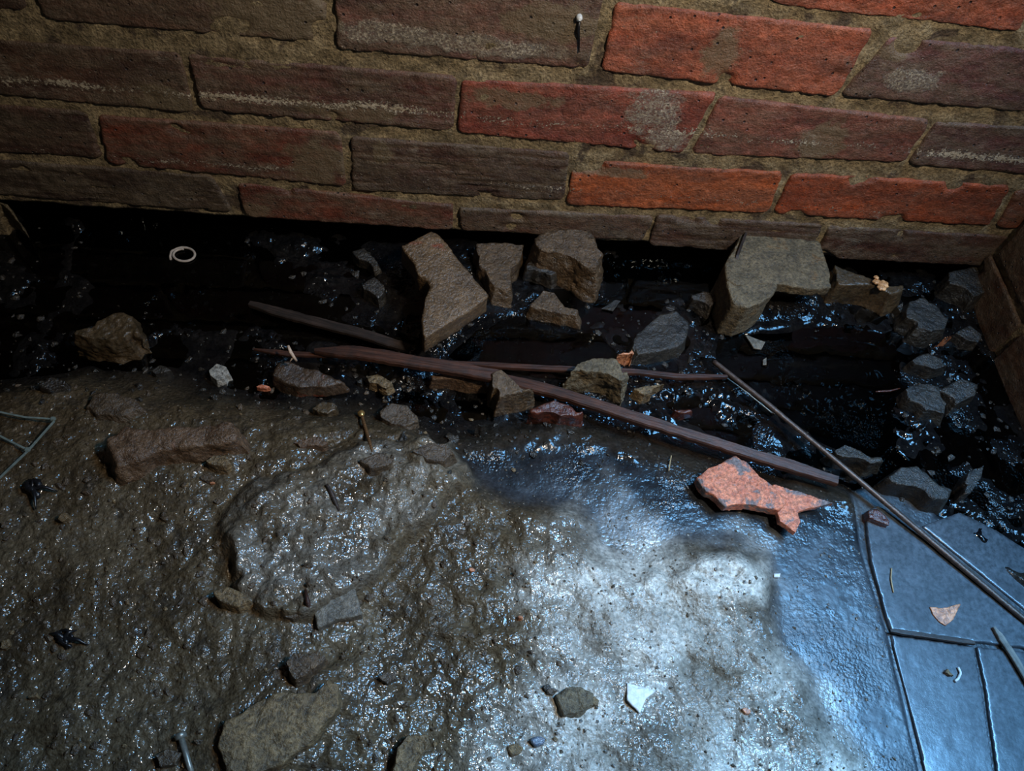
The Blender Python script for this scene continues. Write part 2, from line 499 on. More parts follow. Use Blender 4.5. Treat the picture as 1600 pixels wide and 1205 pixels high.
def tube_mesh(name, pts, radii, mat, seg=8, closed_ends=True):
    """a tube through points, radius per point"""
    pts = [Vector(p) for p in pts]
    verts = []; faces = []
    up = Vector((0, 0, 1))
    for i, p in enumerate(pts):
        d = (pts[min(i + 1, len(pts) - 1)] - pts[max(i - 1, 0)]).normalized()
        s = d.cross(up)
        if s.length < 1e-4: s = Vector((1, 0, 0))
        s.normalize(); t = s.cross(d).normalized()
        r = radii[i] if hasattr(radii, '__len__') else radii
        for k in range(seg):
            a = 2 * math.pi * k / seg
            verts.append(p + s * (math.cos(a) * r) + t * (math.sin(a) * r))
    for i in range(len(pts) - 1):
        for k in range(seg):
            a = i * seg + k; b = i * seg + (k + 1) % seg
            faces.append((a, b, b + seg, a + seg))
    faces.append(tuple(reversed(range(seg)))); faces.append(tuple(range((len(pts) - 1) * seg, len(pts) * seg)))
    me = bpy.data.meshes.new(name); me.from_pydata([tuple(v) for v in verts], [], faces); me.update()
    for p in me.polygons: p.use_smooth = len(p.vertices) == 4
    me.materials.append(mat)
    return me


def resample(pts, n):
    pts = [Vector(p) for p in pts]
    L = [0]
    for a, b in zip(pts, pts[1:]): L.append(L[-1] + (b - a).length)
    res = []
    for i in range(n):
        t = L[-1] * i / (n - 1)
        for k in range(len(pts) - 1):
            if t <= L[k + 1] + 1e-9:
                f = (t - L[k]) / max(1e-9, L[k + 1] - L[k]); res.append(pts[k].lerp(pts[k + 1], f)); break
    return res


def lath(name, px, width, thick, mat, label, cat, seed=1, taper=(0.3, 1.0), n=60, group=None, splinter=0.15, roll=0.0):
    """a flat batten through (px, py, z) points; grain follows its length"""
    w = [P(a, b, z) for a, b, z in px]
    org = w[0].copy()
    pts = resample(w, n)
    d0 = (w[-1] - w[0]); ang = math.atan2(d0.y, d0.x)
    rot = Matrix.Rotation(-ang, 3, 'Z')
    pts = [rot @ (p - org) for p in pts]
    rr = np.random.RandomState(seed)
    e1 = rr.normal(size=n); e1 = np.convolve(e1, np.ones(5) / 5, 'same') * splinter
    verts = []; faces = []
    prof = [(-1, -1), (-1, 0.55), (-0.8, 1), (-0.3, 1.05), (0.3, 0.98), (0.85, 1), (1, 0.6), (1, -1)]
    K = len(prof)
    for i, p in enumerate(pts):
        f = i / (n - 1)
        d = (pts[min(i + 1, n - 1)] - pts[max(i - 1, 0)]).normalized()
        s = Vector((0, 0, 1)).cross(d).normalized(); u = d.cross(s)
        ww = width * (taper[0] + (1 - taper[0]) * min(1, f * 6)) * (taper[1] + (1 - taper[1]) * min(1, (1 - f) * 8)) / 2
        for k, (a, b) in enumerate(prof):
            j = e1[i] if a > 0 else -e1[(i * 7) % n] * 0.6
            q = p + s * (ww * (a + (j if abs(a) > 0.7 else 0))) + u * (thick / 2 * (b + 0.12 * e1[(i * 3 + k * 5) % n]) + roll * a * ww)
            verts.append(q)
    for i in range(n - 1):
        for k in range(K):
            a = i * K + k; b = i * K + (k + 1) % K
            faces.append((a, a + K, b + K, b))
    faces.append(tuple(range(K))); faces.append(tuple(reversed(range((n - 1) * K, n * K))))
    me = bpy.data.meshes.new(name); me.from_pydata([tuple(v) for v in verts], [], faces); me.update()
    me.materials.append(mat)
    for p in me.polygons: p.use_smooth = len(p.vertices) == 4
    try: me.set_sharp_from_angle(angle=0.6)
    except Exception: pass
    o = link(name, me, org); o.rotation_euler = (0, 0, ang)
    return tag(o, label, cat, group)


# ================================================================== THE GROUND
DX = 0.0016
X0, X1, Y0, Y1 = -0.80, 1.10, -0.16, 0.72
gx = np.arange(X0, X1, DX); gy = np.arange(Y0, Y1, DX)
GX, GY = np.meshgrid(gx, gy)

TRENCH = [(-600, 250), (2300, 250), (2300, 1200), (1900, 1010), (1600, 900), (1400, 800), (1330, 770), (1150, 735), (980, 690),
          (860, 672), (760, 668), (690, 668), (640, 640), (560, 632), (430, 618), (330, 600), (240, 578), (130, 572), (60, 582), (0, 590), (-600, 640)]
SILT = [(640, 600), (2300, 600), (2300, 1500), (1390, 1500), (1330, 1205), (1270, 1090), (1215, 1010), (1190, 930), (1185, 880), (1150, 850),
        (1060, 850), (1000, 880), (930, 850), (900, 800), (820, 790), (760, 760), (715, 720), (690, 680)]
PALE = [(860, 850), (960, 790), (1040, 860), (1110, 880), (1180, 870), (1190, 930), (1230, 1010), (1290, 1110), (1380, 1300), (700, 1300), (760, 1140),
        (880, 1040), (820, 930)]
POOLS = [[(130, 335), (300, 345), (420, 400), (450, 450), (560, 520), (420, 500), (330, 520), (200, 470), (120, 430)],
         [(1120, 540), (1180, 520), (1400, 520), (1405, 640), (1385, 715), (1300, 690), (1230, 640), (1130, 570)],
         [(740, 505), (800, 495), (930, 520), (960, 560), (880, 585), (740, 570), (700, 560)],
         [(940, 395), (1130, 420), (1120, 455), (1010, 470), (950, 460)],
         [(370, 460), (640, 540), (560, 535), (400, 500)],
         [(1310, 745), (1400, 700), (1420, 720), (1380, 760)]]
MOUND = [(335, 830), (400, 765), (500, 735), (600, 690), (700, 690), (738, 740), (680, 800), (640, 850), (585, 905), (480, 965), (400, 955), (345, 905)]
CLUMP = [(330, 1120), (300, 1180), (330, 1260), (540, 1260), (560, 1180), (590, 1110), (540, 1050), (430, 1040)]
SLABS = [(1335, 770), (1400, 760), (1660, 960), (1800, 1100), (1800, 1500), (1480, 1500), (1440, 1205), (1388, 985), (1348, 860)]

hz = np.zeros_like(GX) + 0.01
for it in range(3):
    U, V = project(GX, GY, hz)
    wn = fbm(GX, GY, 0.3, 9, 4) * 40; wn2 = fbm(GX, GY, 4.3, 9, 4) * 40
    Uw = U + wn; Vw = V + wn2
    st = sdf(Uw, Vw, TRENCH); ss = sdf(Uw, Vw, SILT); sp = sdf(Uw, Vw, PALE); sl = sdf(U, V, SLABS)
    tr = sstep(-45, 12, st)                 # 1 in the trench
    silt = sstep(-35, 25, ss) * (1 - tr)
    slabm = sstep(-8, 4, sl)
    pool = np.zeros_like(GX)
    for q in POOLS: pool = np.maximum(pool, sstep(-12, 14, sdf(U + wn * 0.5, V + wn2 * 0.5, q)))
    wf = fbm(GX, GY, 50, 42, 3) * 22
    mound = sstep(-10, 16, sdf(U + wn * 0.8 + wf, V + wn2 * 0.8 - wf, MOUND))
    clump = sstep(-30, 40, sdf(U + wn * 0.4, V + wn2 * 0.4, CLUMP))
    mud = (1 - tr) * (1 - silt)
    base = 0.026 + 0.016 * sstep(560, 760, V) * sstep(700, 300, U) - 0.006 * sstep(900, 1200, U)
    h_mud = base + 0.0070 * fbm(GX, GY, 0, 16, 4) + 0.0042 * fbm(GX, GY, 1, 50, 3) + 0.0022 * fbm(GX, GY, 2, 170, 2)
    h_mud = h_mud + 0.0035 * np.maximum(0, ridged(GX, GY, 0.5, 26, 2)) * sstep(250, 420, U)
    h_mud = h_mud - 0.0030 * sstep(0.72, 0.95, ridged(GX, GY, 5.5, 14, 2)) * sstep(300, 450, U)
    h_silt = 0.012 + 0.0018 * fbm(GX, GY, 3, 9, 2) + 0.0004 * fbm(GX, GY, 1, 90, 3) + 0.0005 * np.maximum(0, fbm(GX, GY, 6, 240, 2))
    lump = np.maximum(0, ridged(GX, GY, 2.2, 38, 3))
    clt = sstep(-0.12, 0.30, fbm(GX, GY, 18, 13, 3)); h_tr = -0.0004 + 0.0048 * fbm(GX, GY, 8, 20, 3) + clt * (0.0075 * (lump - 0.25) + 0.0036 * fbm(GX, GY, 9, 110, 3))
    hz = mud * h_mud + silt * h_silt + tr * h_tr
    hz = hz + mound * (0.012 + 0.0060 * ridged(GX, GY, 3.1, 26, 4) + 0.0050 * fbm(GX, GY, 3.1, 80, 3)) + clump * mud * 0.006
    hz = hz - pool * tr * 0.010
    hz = hz * (1 - slabm) + slabm * (0.002 + 0.0008 * fbm(GX, GY, 3, 30, 2))
    # furrow around the mound, crevice left of it
    rim = np.exp(-(sdf(U + wn * 0.4, V + wn2 * 0.4, MOUND) + 14) ** 2 / 120.0)
    hz = hz - 0.0015 * rim * mud * sstep(-0.3, 0.5, fbm(GX, GY, 40, 14, 2))
    # runs under the wall into the dark
    hz = hz - 0.020 * sstep(YW + 0.0, YW + 0.05, GY)
    # supporting silt under the large brick fragment and the concrete block
    for (a, b, rr_, hh) in ((705, 470, 48, 0.022), (1225, 455, 50, 0.010), (925, 600, 40, 0.006), (1170, 775, 40, 0.001)):
        hz = hz + hh * np.exp(-((U - a) ** 2 + (V - b) ** 2) / (2 * rr_ ** 2))
# pale boulder crusted with lime
pb = sstep(-14, 18, sdf(U + wn * 0.5, V + wn2 * 0.5, [(1055, 905), (1100, 872), (1150, 865), (1192, 900), (1190, 945), (1120, 955), (1065, 940)]))
hz = hz + pb * (0.007 + 0.003 * ridged(GX, GY, 7.1, 40, 3))
# sinuous drips and cracks in the slurry
hz = hz - 0.0010 * sstep(0.80, 0.97, 1 - 2 * np.abs(fbm(GX, GY, 12, 11, 3))) * (1 - tr) * sstep(300, 420, U) * (1 - slabm) * (1 - silt)
HZ = hz


def ground(x, y):
    i = min(max(int(round((x - X0) / DX)), 0), len(gx) - 1); j = min(max(int(round((y - Y0) / DX)), 0), len(gy) - 1)
    return float(HZ[j, i])


def PG(px, py, dz=0.0):
    """place on the ground under a pixel"""
    z = 0.01
    for _ in range(4):
        p = P(px, py, z + dz); z = ground(p.x, p.y)
    return P(px, py, z + dz)


def floor_mat():
    m, nt, bs = new_mat('trodden_wet_earth')
    co = coords(nt)
    at = nt.nodes.new('ShaderNodeAttribute'); at.attribute_name = 'soil'
    sep = nt.nodes.new('ShaderNodeSeparateColor'); nt.links.new(at.outputs['Color'], sep.inputs[0])
    mudw, palew, siltw = sep.outputs[0], sep.outputs[1], sep.outputs[2]
    n1 = noise_node(nt, co, 16, 8, 0.65, 0.3)
    n2 = noise_node(nt, co, 60, 8, 0.7)
    n3 = noise_node(nt, co, 360, 1.5, 0.5)
    n4 = noise_node(nt, co, 130, 2, 0.55)
    mud_c = ramp(nt, n1, [(0.34, (0.042, 0.027, 0.012)), (0.50, (0.078, 0.053, 0.026)), (0.66, (0.115, 0.085, 0.048))])
    mud_c = mix(nt, ramp(nt, n2, [(0.5, 0.0), (0.66, 0.75)]), mud_c, (0.030, 0.024, 0.017))
    pale_c = ramp(nt, n2, [(0.34, (0.24, 0.225, 0.185)), (0.62, (0.58, 0.55, 0.47))])
    sludge = ramp(nt, n2, [(0.4, (0.003, 0.003, 0.0035)), (0.7, (0.011, 0.010, 0.009))])
    silt_c = ramp(nt, n2, [(0.38, (0.012, 0.016, 0.020)), (0.62, (0.040, 0.048, 0.056))])
    col = mix(nt, siltw, sludge, silt_c)
    col = mix(nt, mudw, col, mud_c)
    col = mix(nt, palew, col, pale_c)
    col = mix(nt, 0.6, col, ramp(nt, n3, [(0.3, (0.4,) * 3), (0.7, (1.4,) * 3)]), 'MULTIPLY')
    vo = nt.nodes.new('ShaderNodeTexVoronoi'); vo.inputs['Scale'].default_value = 260
    nt.links.new(co, vo.inputs['Vector'])
    s2 = nt.nodes.new('ShaderNodeSeparateColor'); nt.links.new(vo.outputs['Color'], s2.inputs[0])
    sand = mth(nt, 'MULTIPLY', ramp(nt, vo.outputs['Distance'], [(0.25, 1.0), (0.35, 0.0)]), ramp(nt, s2.outputs[1], [(0.86, 0.0), (0.90, 1.0)]))
    sand = mth(nt, 'MULTIPLY', sand, mudw)
    col = mix(nt, mth(nt, 'MULTIPLY', sand, 0.6), col, (0.22, 0.17, 0.12))
    nt.links.new(col, bs.inputs['Base Color'])
    bs.inputs['Roughness'].default_value = 0.6
    nt.links.new(mth(nt, 'MULTIPLY', mth(nt, 'MAXIMUM', mudw, siltw), 0.25), bs.inputs['Specular IOR Level'])
    bs.inputs['Coat IOR'].default_value = 1.9
    # film of water: everywhere in silt and sludge, patchy on the mud
    wet = ramp(nt, noise_node(nt, co, 12, 5, 0.6), [(0.42, 0.12), (0.62, 0.85)])
    land = mth(nt, 'MAXIMUM', mudw, siltw)
    nt.links.new(mth(nt, 'MULTIPLY', mth(nt, 'MAXIMUM', wet, mth(nt, 'SUBTRACT', 1.0, mudw)), mth(nt, 'SUBTRACT', mth(nt, 'MULTIPLY_ADD', land, 0.7, 0.3), mth(nt, 'MULTIPLY', mth(nt, 'MULTIPLY', siltw, mth(nt, 'SUBTRACT', 1.0, palew)), 0.74))), bs.inputs['Coat Weight'])
    dull = mth(nt, 'MAXIMUM', siltw, palew)
    nt.links.new(mth(nt, 'ADD', ramp(nt, n4, [(0.35, 0.05), (0.65, 0.14)]), mth(nt, 'MULTIPLY', dull, ramp(nt, noise_node(nt, co, 40, 4, 0.6), [(0.4, 0.30), (0.62, 0.17)]))), bs.inputs['Coat Roughness'])
    h = mth(nt, 'ADD', mth(nt, 'MULTIPLY', n4, 0.9), mth(nt, 'ADD', mth(nt, 'MULTIPLY', n3, 1.5), mth(nt, 'MULTIPLY', sand, 0.25)))
    clot = mth(nt, 'MAXIMUM', ramp(nt, noise_node(nt, co, 17, 3, 0.5), [(0.46, 0.12), (0.60, 1.0)]), mth(nt, 'MAXIMUM', mudw, siltw))
    calm = mth(nt, 'SUBTRACT', 1.0, mth(nt, 'MULTIPLY', siltw, mth(nt, 'MULTIPLY', ramp(nt, noise_node(nt, co, 24, 3, 0.5), [(0.40, 0.92), (0.66, 0.55)]), mth(nt, 'SUBTRACT', 1.0, palew))))
    h = mth(nt, 'MULTIPLY', h, mth(nt, 'MULTIPLY', clot, calm))
    nrm = bump(nt, bs, h, 0.0011)
    nt.links.new(nrm, bs.inputs['Coat Normal'])
    return m


MF = floor_mat()
vv = np.stack([GX.ravel(), GY.ravel(), HZ.ravel()], 1)
me = mesh_np('floor', vv, grid_faces(len(gx), len(gy)), MF)
mudc = np.clip(mud + mound * 0.5, 0, 1)
palec = sstep(-60, 50, sp + 60 * fbm(GX, GY, 60, 28, 4)) * (1 - tr) * (1 - slabm) * np.clip(0.55 + 1.3 * fbm(GX, GY, 21, 13, 4), 0, 1)
palec = np.maximum(palec, pb)
palec = np.maximum(palec, mound * 0.24 * np.clip(0.5 + 1.6 * fbm(GX, GY, 23, 22, 4), 0, 1))
blackstain = sstep(0.10, 0.28, fbm(GX, GY, 31, 10, 4)) * sstep(640, 800, U) * 0.0
cols = np.stack([mudc.ravel(), palec.ravel(), (silt * (0.12 + 0.88 * sstep(-5, -130, st + 50 * fbm(GX, GY, 70, 30, 4))) + slabm).clip(0, 1).ravel(), np.ones(mudc.size)], 1).astype(np.float32)
ca = me.color_attributes.new('soil', 'FLOAT_COLOR', 'POINT'); ca.data.foreach_set('color', cols.ravel())
floor = link('floor', me); tag(floor, 'wet brown earth, pale slurry and black silt', None, None, 'structure')

# standing water, level with z = 0
mw = bpy.data.materials.new('black_water'); mw.use_nodes = True
nt = mw.node_tree; nt.nodes.clear()
out = nt.nodes.new('ShaderNodeOutputMaterial'); mx = nt.nodes.new('ShaderNodeMixShader')
tp = nt.nodes.new('ShaderNodeBsdfTransparent'); tp.inputs[0].default_value = (0.20, 0.21, 0.21, 1)
gl = nt.nodes.new('ShaderNodeBsdfGlossy'); gl.inputs['Roughness'].default_value = 0.03; gl.inputs[0].default_value = (1, 1, 1, 1)
fr = nt.nodes.new('ShaderNodeFresnel'); fr.inputs[0].default_value = 1.33
bn = nt.nodes.new('ShaderNodeBump'); bn.inputs['Distance'].default_value = 0.0004
nt.links.new(noise_node(nt, coords(nt), 22, 2, 0.5), bn.inputs['Height']); nt.links.new(bn.outputs[0], gl.inputs['Normal'])
nt.links.new(fr.outputs[0], mx.inputs[0]); nt.links.new(tp.outputs[0], mx.inputs[1]); nt.links.new(gl.outputs[0], mx.inputs[2])
nt.links.new(mx.outputs[0], out.inputs[0])
wx = np.linspace(X0 + 0.01, X1 - 0.01, 40); wy = np.linspace(0.20, Y1 - 0.01, 20)
WX, WY = np.meshgrid(wx, wy)
me = mesh_np('water', np.stack([WX.ravel(), WY.ravel(), np.zeros(WX.size)], 1), grid_faces(40, 20), mw)
tag(link('water', me), 'still black water standing in the trench under the wall', 'water', None, 'stuff')

# ================================================================== THE WALL
nx, nz = 560, 300
mxs = np.linspace(-0.95, 1.35, nx); mzs = np.linspace(0.0325, 0.80, nz)
AX, AZ = np.meshgrid(mxs, mzs)
AY = YW - 0.0022 - 0.0035 * fbm(AX, AZ, 2.0, 14, 3) - 0.0022 * fbm(AX, AZ, 7.0, 70, 3)
# lumps of mortar smeared over the face
AYf = AY.copy()
vv = np.stack([AX.ravel(), AY.ravel(), AZ.ravel()], 1)
fcs = grid_faces(nx, nz)
# underside and back of the wall
b0 = len(vv)
back = []
for x in mxs: back.append((x, YW + 0.10, 0.0325))
for x in mxs: back.append((x, YW + 0.10, 0.80))
for x in mxs: back.append((x, float(AY[0, 0]) + 0.001, 0.0325))
vv = np.concatenate([vv, np.array(back)], 0)
ex = []
for i in range(nx - 1):
    ex.append((i + 1, i, b0 + i, b0 + i + 1))
    ex.append((b0 + i + 1, b0 + i, b0 + nx + i, b0 + nx + i + 1))
    ex.append((b0 + nx + i + 1, b0 + nx + i, (nz - 1) * nx + i, (nz - 1) * nx + i + 1))
me = mesh_np('wall_back', vv, np.concatenate([fcs, np.array(ex)], 0), M_MORTAR)
wall = link('wall_back', me)
tag(wall, 'old brick wall with crumbling sandy mortar', None, None, 'structure')

RED = (0.36, 0.085, 0.038); ORG = (0.40, 0.075, 0.020); DRK = (0.085, 0.038, 0.026); BRN = (0.135, 0.068, 0.042)
PUR = (0.15, 0.052, 0.038); CHA = (0.065, 0.040, 0.026)


def brick(c, color, seed, groove=0.0, wear=1.0, label=None, proud=0.0048, pts3=None, turn=False, parent=None):
    tl, tr_, br, bl = pts3 if pts3 else [W(a, b, YW - proud) for a, b in c]
    wdt = (tr_ - tl).length; hgt = (tl - bl).length
    nu = max(20, int(wdt / 0.0022)); nv = max(10, int(hgt / 0.0020))
    s, t = np.meshgrid(np.linspace(0, 1, nu), np.linspace(0, 1, nv))
    A = np.array([tl, tr_, br, bl])
    x = (1 - t) * ((1 - s) * A[0, 0] + s * A[1, 0]) + t * ((1 - s) * A[3, 0] + s * A[2, 0])
    z = (1 - t) * ((1 - s) * A[0, 2] + s * A[1, 2]) + t * ((1 - s) * A[3, 2] + s * A[2, 2])
    ws = s * wdt; wt = t * hgt
    de = np.minimum(np.minimum(ws, wdt - ws), np.minimum(wt, hgt - wt))
    # rounded corners in plan
    cxx = np.minimum(ws, wdt - ws); czz = np.minimum(wt, hgt - wt)
    rc = 0.007 * wear
    cd = np.where((cxx < rc) & (czz < rc), rc - np.sqrt((rc - cxx) ** 2 + (rc - czz) ** 2), de)
    de = np.minimum(de, cd)
    e = seed * 1.7
    edge = sstep(0.0, 1.0, 1 - np.clip(de, 0, None) / 0.0035)
    de2 = de + 0.0030 * wear * fbm(x + e, z, 1.0, 65, 4) + 0.0006
    drop = 0.012 * (1 - sstep(-0.0045, 0.0016, de2))
    y = np.full_like(x, YW - proud) + drop
    y = y - 0.0016 * fbm(x, z + e, 3, 22, 3) - 0.0008 * fbm(x, z + e, 5, 120, 3)
    # chips
    ch = sstep(0.25, 0.5, fbm(x + e, z, 9, 18, 3)) * sstep(0.020, 0.004, de)
    y = y + 0.006 * ch * wear
    if groove:
        gph = wt / 0.0042 + 0.7 * fbm(x, z, e, 9, 2)
        gm = np.clip(0.5 + 1.6 * fbm(x + e, z * 2, 4, 14, 2), 0, 1)
        y = y + groove * (0.5 + 0.5 * np.sin(2 * math.pi * gph)) ** 2 * gm + groove * 0.8 * sstep(0.1, 0.5, perlin(x * 18 + e, wt * 420, e))
    o3 = np.array([x[nv // 2, nu // 2], YW - proud, z[nv // 2, nu // 2]])
    v3 = np.stack([x.ravel(), y.ravel(), z.ravel()], 1) - o3
    f = grid_faces(nu, nv)[:, ::-1]
    # skirt back into the wall
    ring = list(range(nu)) + [nu * k + nu - 1 for k in range(1, nv)] + [nu * (nv - 1) + i for i in range(nu - 2, -1, -1)] + [nu * k for k in range(nv - 2, 0, -1)]
    bk = v3[ring].copy(); bk[:, 1] += 0.02
    n0 = len(v3); m_ = len(ring)
    sk = np.array([(ring[i], ring[(i + 1) % m_], n0 + (i + 1) % m_, n0 + i) for i in range(m_)])
    me = mesh_np('brick', np.concatenate([v3, bk], 0), np.concatenate([f, sk], 0), MB)
    if turn:                                   # onto the return wall, which runs towards the camera
        o = link('brick', me, (XR + (o3[1] - YW), YW - o3[0], o3[2]), parent); o.rotation_euler = (0, 0, -math.pi / 2)
    else:
        o = link('brick', me, o3, wall)
    o.color = (*color, 0.35 if color[0] > 0.3 else (0.55 if color[0] > 0.2 else 0.75))
    if label: o['label'] = label
    return o


BR = [
    # row 0 (top right)
    ([(1122, -66), (1622, -20), (1592, 50), (1214, 8)], RED, 0, 'bright red brick cut by the top edge'),
    ([(640, -130), (1100, -70), (1100, -4), (660, -52)], RED, 0, None),
    # row 1
    ([(-420, -110), (20, -75), (42, 18), (-400, -12)], DRK, 0, None),
    ([(38, -70), (512, -40), (508, 68), (66, 31)], BRN, 0, None),
    ([(522, -48), (946, -18), (918, 109), (526, 78)], (0.20, 0.085, 0.062), 0, None),
    ([(962, 4), (1366, 48), (1306, 152), (939, 112)], (0.42, 0.105, 0.05), 0, None),
    ([(1392, 60), (1850, 98), (1800, 192), (1314, 151)], (0.15, 0.058, 0.052), 0, 'dark purple-red brick with a pale scuff'),
    # row 2
    ([(-150, 55), (281, 84), (303, 178), (-130, 136)], BRN, 0, None),
    ([(291, 86), (715, 121), (708, 206), (316, 173)], PUR, 0.0011, 'combed purple-brown brick'),
    ([(722, 124), (1120, 148), (1068, 240), (714, 208)], (0.32, 0.072, 0.042), 0, 'red brick crusted with white salts'),
    ([(1126, 152), (1455, 189), (1412, 254), (1078, 242)], (0.26, 0.078, 0.05), 0, None),
    ([(1464, 192), (1850, 214), (1815, 290), (1419, 258)], (0.14, 0.055, 0.048), 0, None),
    # row 3
    ([(-220, 150), (134, 175), (160, 249), (-200, 226)], DRK, 0.0008, None),
    ([(152, 182), (532, 208), (541, 292), (168, 256)], (0.20, 0.05, 0.026), 0, 'dark glossy red-black brick'),
    ([(548, 215), (890, 240), (881, 315), (550, 298)], DRK, 0.0013, 'black-brown brick with combed grooves'),
    ([(897, 252), (1224, 271), (1200, 334), (884, 321)], (0.46, 0.105, 0.028), 0, 'orange brick stained dark along its top'),
    ([(1238, 272), (1580, 292), (1545, 354), (1208, 335)], ORG, 0, None),
    ([(1592, 294), (1960, 315), (1920, 372), (1556, 356)], (0.26, 0.07, 0.03), 0, None),
    # row 4
    ([(-420, 222), (-70, 246), (-48, 302), (-390, 280)], DRK, 0, None),
    ([(-60, 247), (330, 276), (364, 333), (-40, 303)], CHA, 0.0013, 'charcoal-brown brick with combed grooves'),
    ([(368, 287), (708, 322), (707, 361), (384, 339)], (0.19, 0.050, 0.026), 0, None),
    ([(717, 326), (1022, 339), (1008, 377), (720, 361)], (0.11, 0.052, 0.032), 0, None),
    ([(1027, 338), (1286, 352), (1264, 402), (1014, 384)], DRK, 0.0014, 'blackish brick with deep combed grooves'),
    ([(1296, 354), (1590, 372), (1558, 417), (1275, 404)], (0.085, 0.032, 0.018), 0, None),
    ([(1600, 374), (1900, 390), (1880, 430), (1570, 418)], DRK, 0, None),
]
for i, (c, colr, g, lab) in enumerate(BR):
    brick(c, colr, i + 1, g, 1.0, lab)
# the courses go on to both sides of the frame
for r_, (lo, hi) in enumerate(((0, 2), (2, 7), (7, 12), (12, 18), (18, 25))):
    cs = [[W(a, b, YW - 0.0048) for a, b in BR[k][0]] for k in range(lo, hi)]
    L_ = min(cs, key=lambda q: q[3].x); R_ = max(cs, key=lambda q: q[2].x)
    for q, sg in ((L_, -1), (R_, 1)):
        zt_, zb_ = (q[0].z + q[1].z) / 2, (q[2].z + q[3].z) / 2
        x = (q[3].x - 0.013 - 0.222) if sg < 0 else (q[2].x + 0.013)
        while -1.15 < x < 1.33 and not (sg > 0 and x > 1.1):
            yy = YW - 0.0048
            brick(None, [BRN, DRK, PUR, (0.2, 0.07, 0.045)][int(abs(x) * 10) % 4], 200 + r_ * 20 + int((x + 2) * 4), 0, 1.0, None, 0.0048,
                  [Vector((x, yy, zt_)), Vector((x + 0.222, yy, zt_)), Vector((x + 0.222, yy, zb_)), Vector((x, yy, zb_))])
            x += 0.235 * sg
# courses above the frame
rr = random.Random(3)
for r_ in range(4):
    z0 = 0.392 + 0.076 * r_
    x = -0.9 + (0.117 if r_ % 2 else 0.0)
    proto = None
    while x < 1.3:
        if not (r_ == 0 and x > 0.10 and x < 0.75 and False):
            me_v = []
            def qpx(X, Z):
                d = R.T @ np.array([X, YW - 0.0045, Z - H])
                return (800 + F * d[0] / -d[2], 602.5 - F * d[1] / -d[2])
            c = [qpx(x, z0 + 0.065), qpx(x + 0.222, z0 + 0.065), qpx(x + 0.222, z0), qpx(x, z0)]
            brick(c, rr.choice([RED, BRN, PUR, DRK]), 40 + r_ * 12 + int(x * 10), 0)
        x += 0.235

# low return wall at the right end
XR = W(1530, 412).x
rz = np.linspace(-0.02, 0.175, 70); ra = np.linspace(0.0, 0.26, 90)
RA, RZ = np.meshgrid(ra, rz)
RX = XR + 0.0 - 0.0035 * fbm(RA, RZ, 9.0, 14, 3) - 0.002 * fbm(RA, RZ, 7.0, 70, 3)
v1 = np.stack([RX.ravel(), YW - RA.ravel(), RZ.ravel()], 1)
v2 = v1.copy(); v2[:, 0] += 0.115
n_ = len(v1)
f1 = grid_faces(90, 70); f2 = f1[:, ::-1] + n_
rim_ = list(range(90)) + [90 * k + 89 for k in range(1, 70)] + [90 * 69 + i for i in range(88, -1, -1)] + [90 * k for k in range(68, 0, -1)]
f3 = np.array([(rim_[i], n_ + rim_[i], n_ + rim_[(i + 1) % len(rim_)], rim_[(i + 1) % len(rim_)]) for i in range(len(rim_))])
rw = link('wall_right', mesh_np('wall_right', np.concatenate([v1, v2]), np.concatenate([f1, f2, f3]), M_MORTAR))
tag(rw, 'low brown brick return wall at the right edge', None, None, 'structure')
for k, (a0, a1, z0, z1) in enumerate(((0.004, 0.106, -0.015, 0.052), (0.116, 0.256, -0.015, 0.052), (0.012, 0.228, 0.062, 0.128), (0.004, 0.106, 0.138, 0.172), (0.116, 0.256, 0.138, 0.172))):
    yy = YW - 0.0048
    brick(None, (0.10, 0.042, 0.020), 90 + k, 0, 1.0, None, 0.0048, [Vector((a0, yy, z1)), Vector((a1, yy, z1)), Vector((a1, yy, z0)), Vector((a0, yy, z0))], True, rw)

# white plug with a dark streak on the middle brick
pt = W(905, 28, YW - 0.007)
me = tube_mesh('plug', [(0, 0.006, 0), (0, -0.001, 0), (0.0005, -0.003, 0.0006)], [0.0026, 0.0028, 0.0012], M['chip'], 10)
tag(link('wall_plug', me, pt), 'tiny white plug stuck on the upper middle brick', 'wall plug')
pts = [W(a, b, YW - 0.0065) for a, b in ((905, 34), (903, 48), (905, 62), (905, 82))]
me = tube_mesh('hanging_thread', [p - pts[0] for p in pts], [0.0012, 0.0018, 0.0008, 0.0004], M['black'], 6)
tag(link('hanging_thread', me, pts[0]), 'short black thread hanging under the white plug', 'thread')

# ================================================================== STONES AND BRICK FRAGMENTS
S = stone
S('brick_fragment', [(626, 384), (675, 359), (686, 365), (764, 461), (757, 468), (661, 531), (659, 490), (664, 462), (673, 447), (666, 436), (652, 430), (646, 410)],
  0.062, 'large half brick with a bitten notch, grey-brown top, tilted beside the wooden strip', 'brick', M['brickdust'], mode='top', thick=0.026, tilt=(0.0, 0.06), amp=0.0010, seed=5, jit=0.8, freq=60)
S('stone_chunk', [(740, 378), (790, 376), (822, 380), (812, 412), (799, 430), (802, 488), (766, 490), (749, 460), (745, 420)], 0.030,
  'wedge-shaped grey stone standing wet between the notched half brick and the biggest wall stone', 'stone', M['browngrey'], seed=7, amp=0.0018)
S('stone_chunk', [(826, 368), (870, 354), (920, 349), (935, 372), (944, 400), (944, 440), (932, 474), (905, 468), (880, 452), (850, 440), (843, 428), (862, 418), (900, 420), (868, 405), (838, 392)], 0.048,
  'large angular brown stone with a hollow lower side, touching the wall', 'stone', M['browngrey'], seed=9, amp=0.0024, freq=40, jag=0.002)
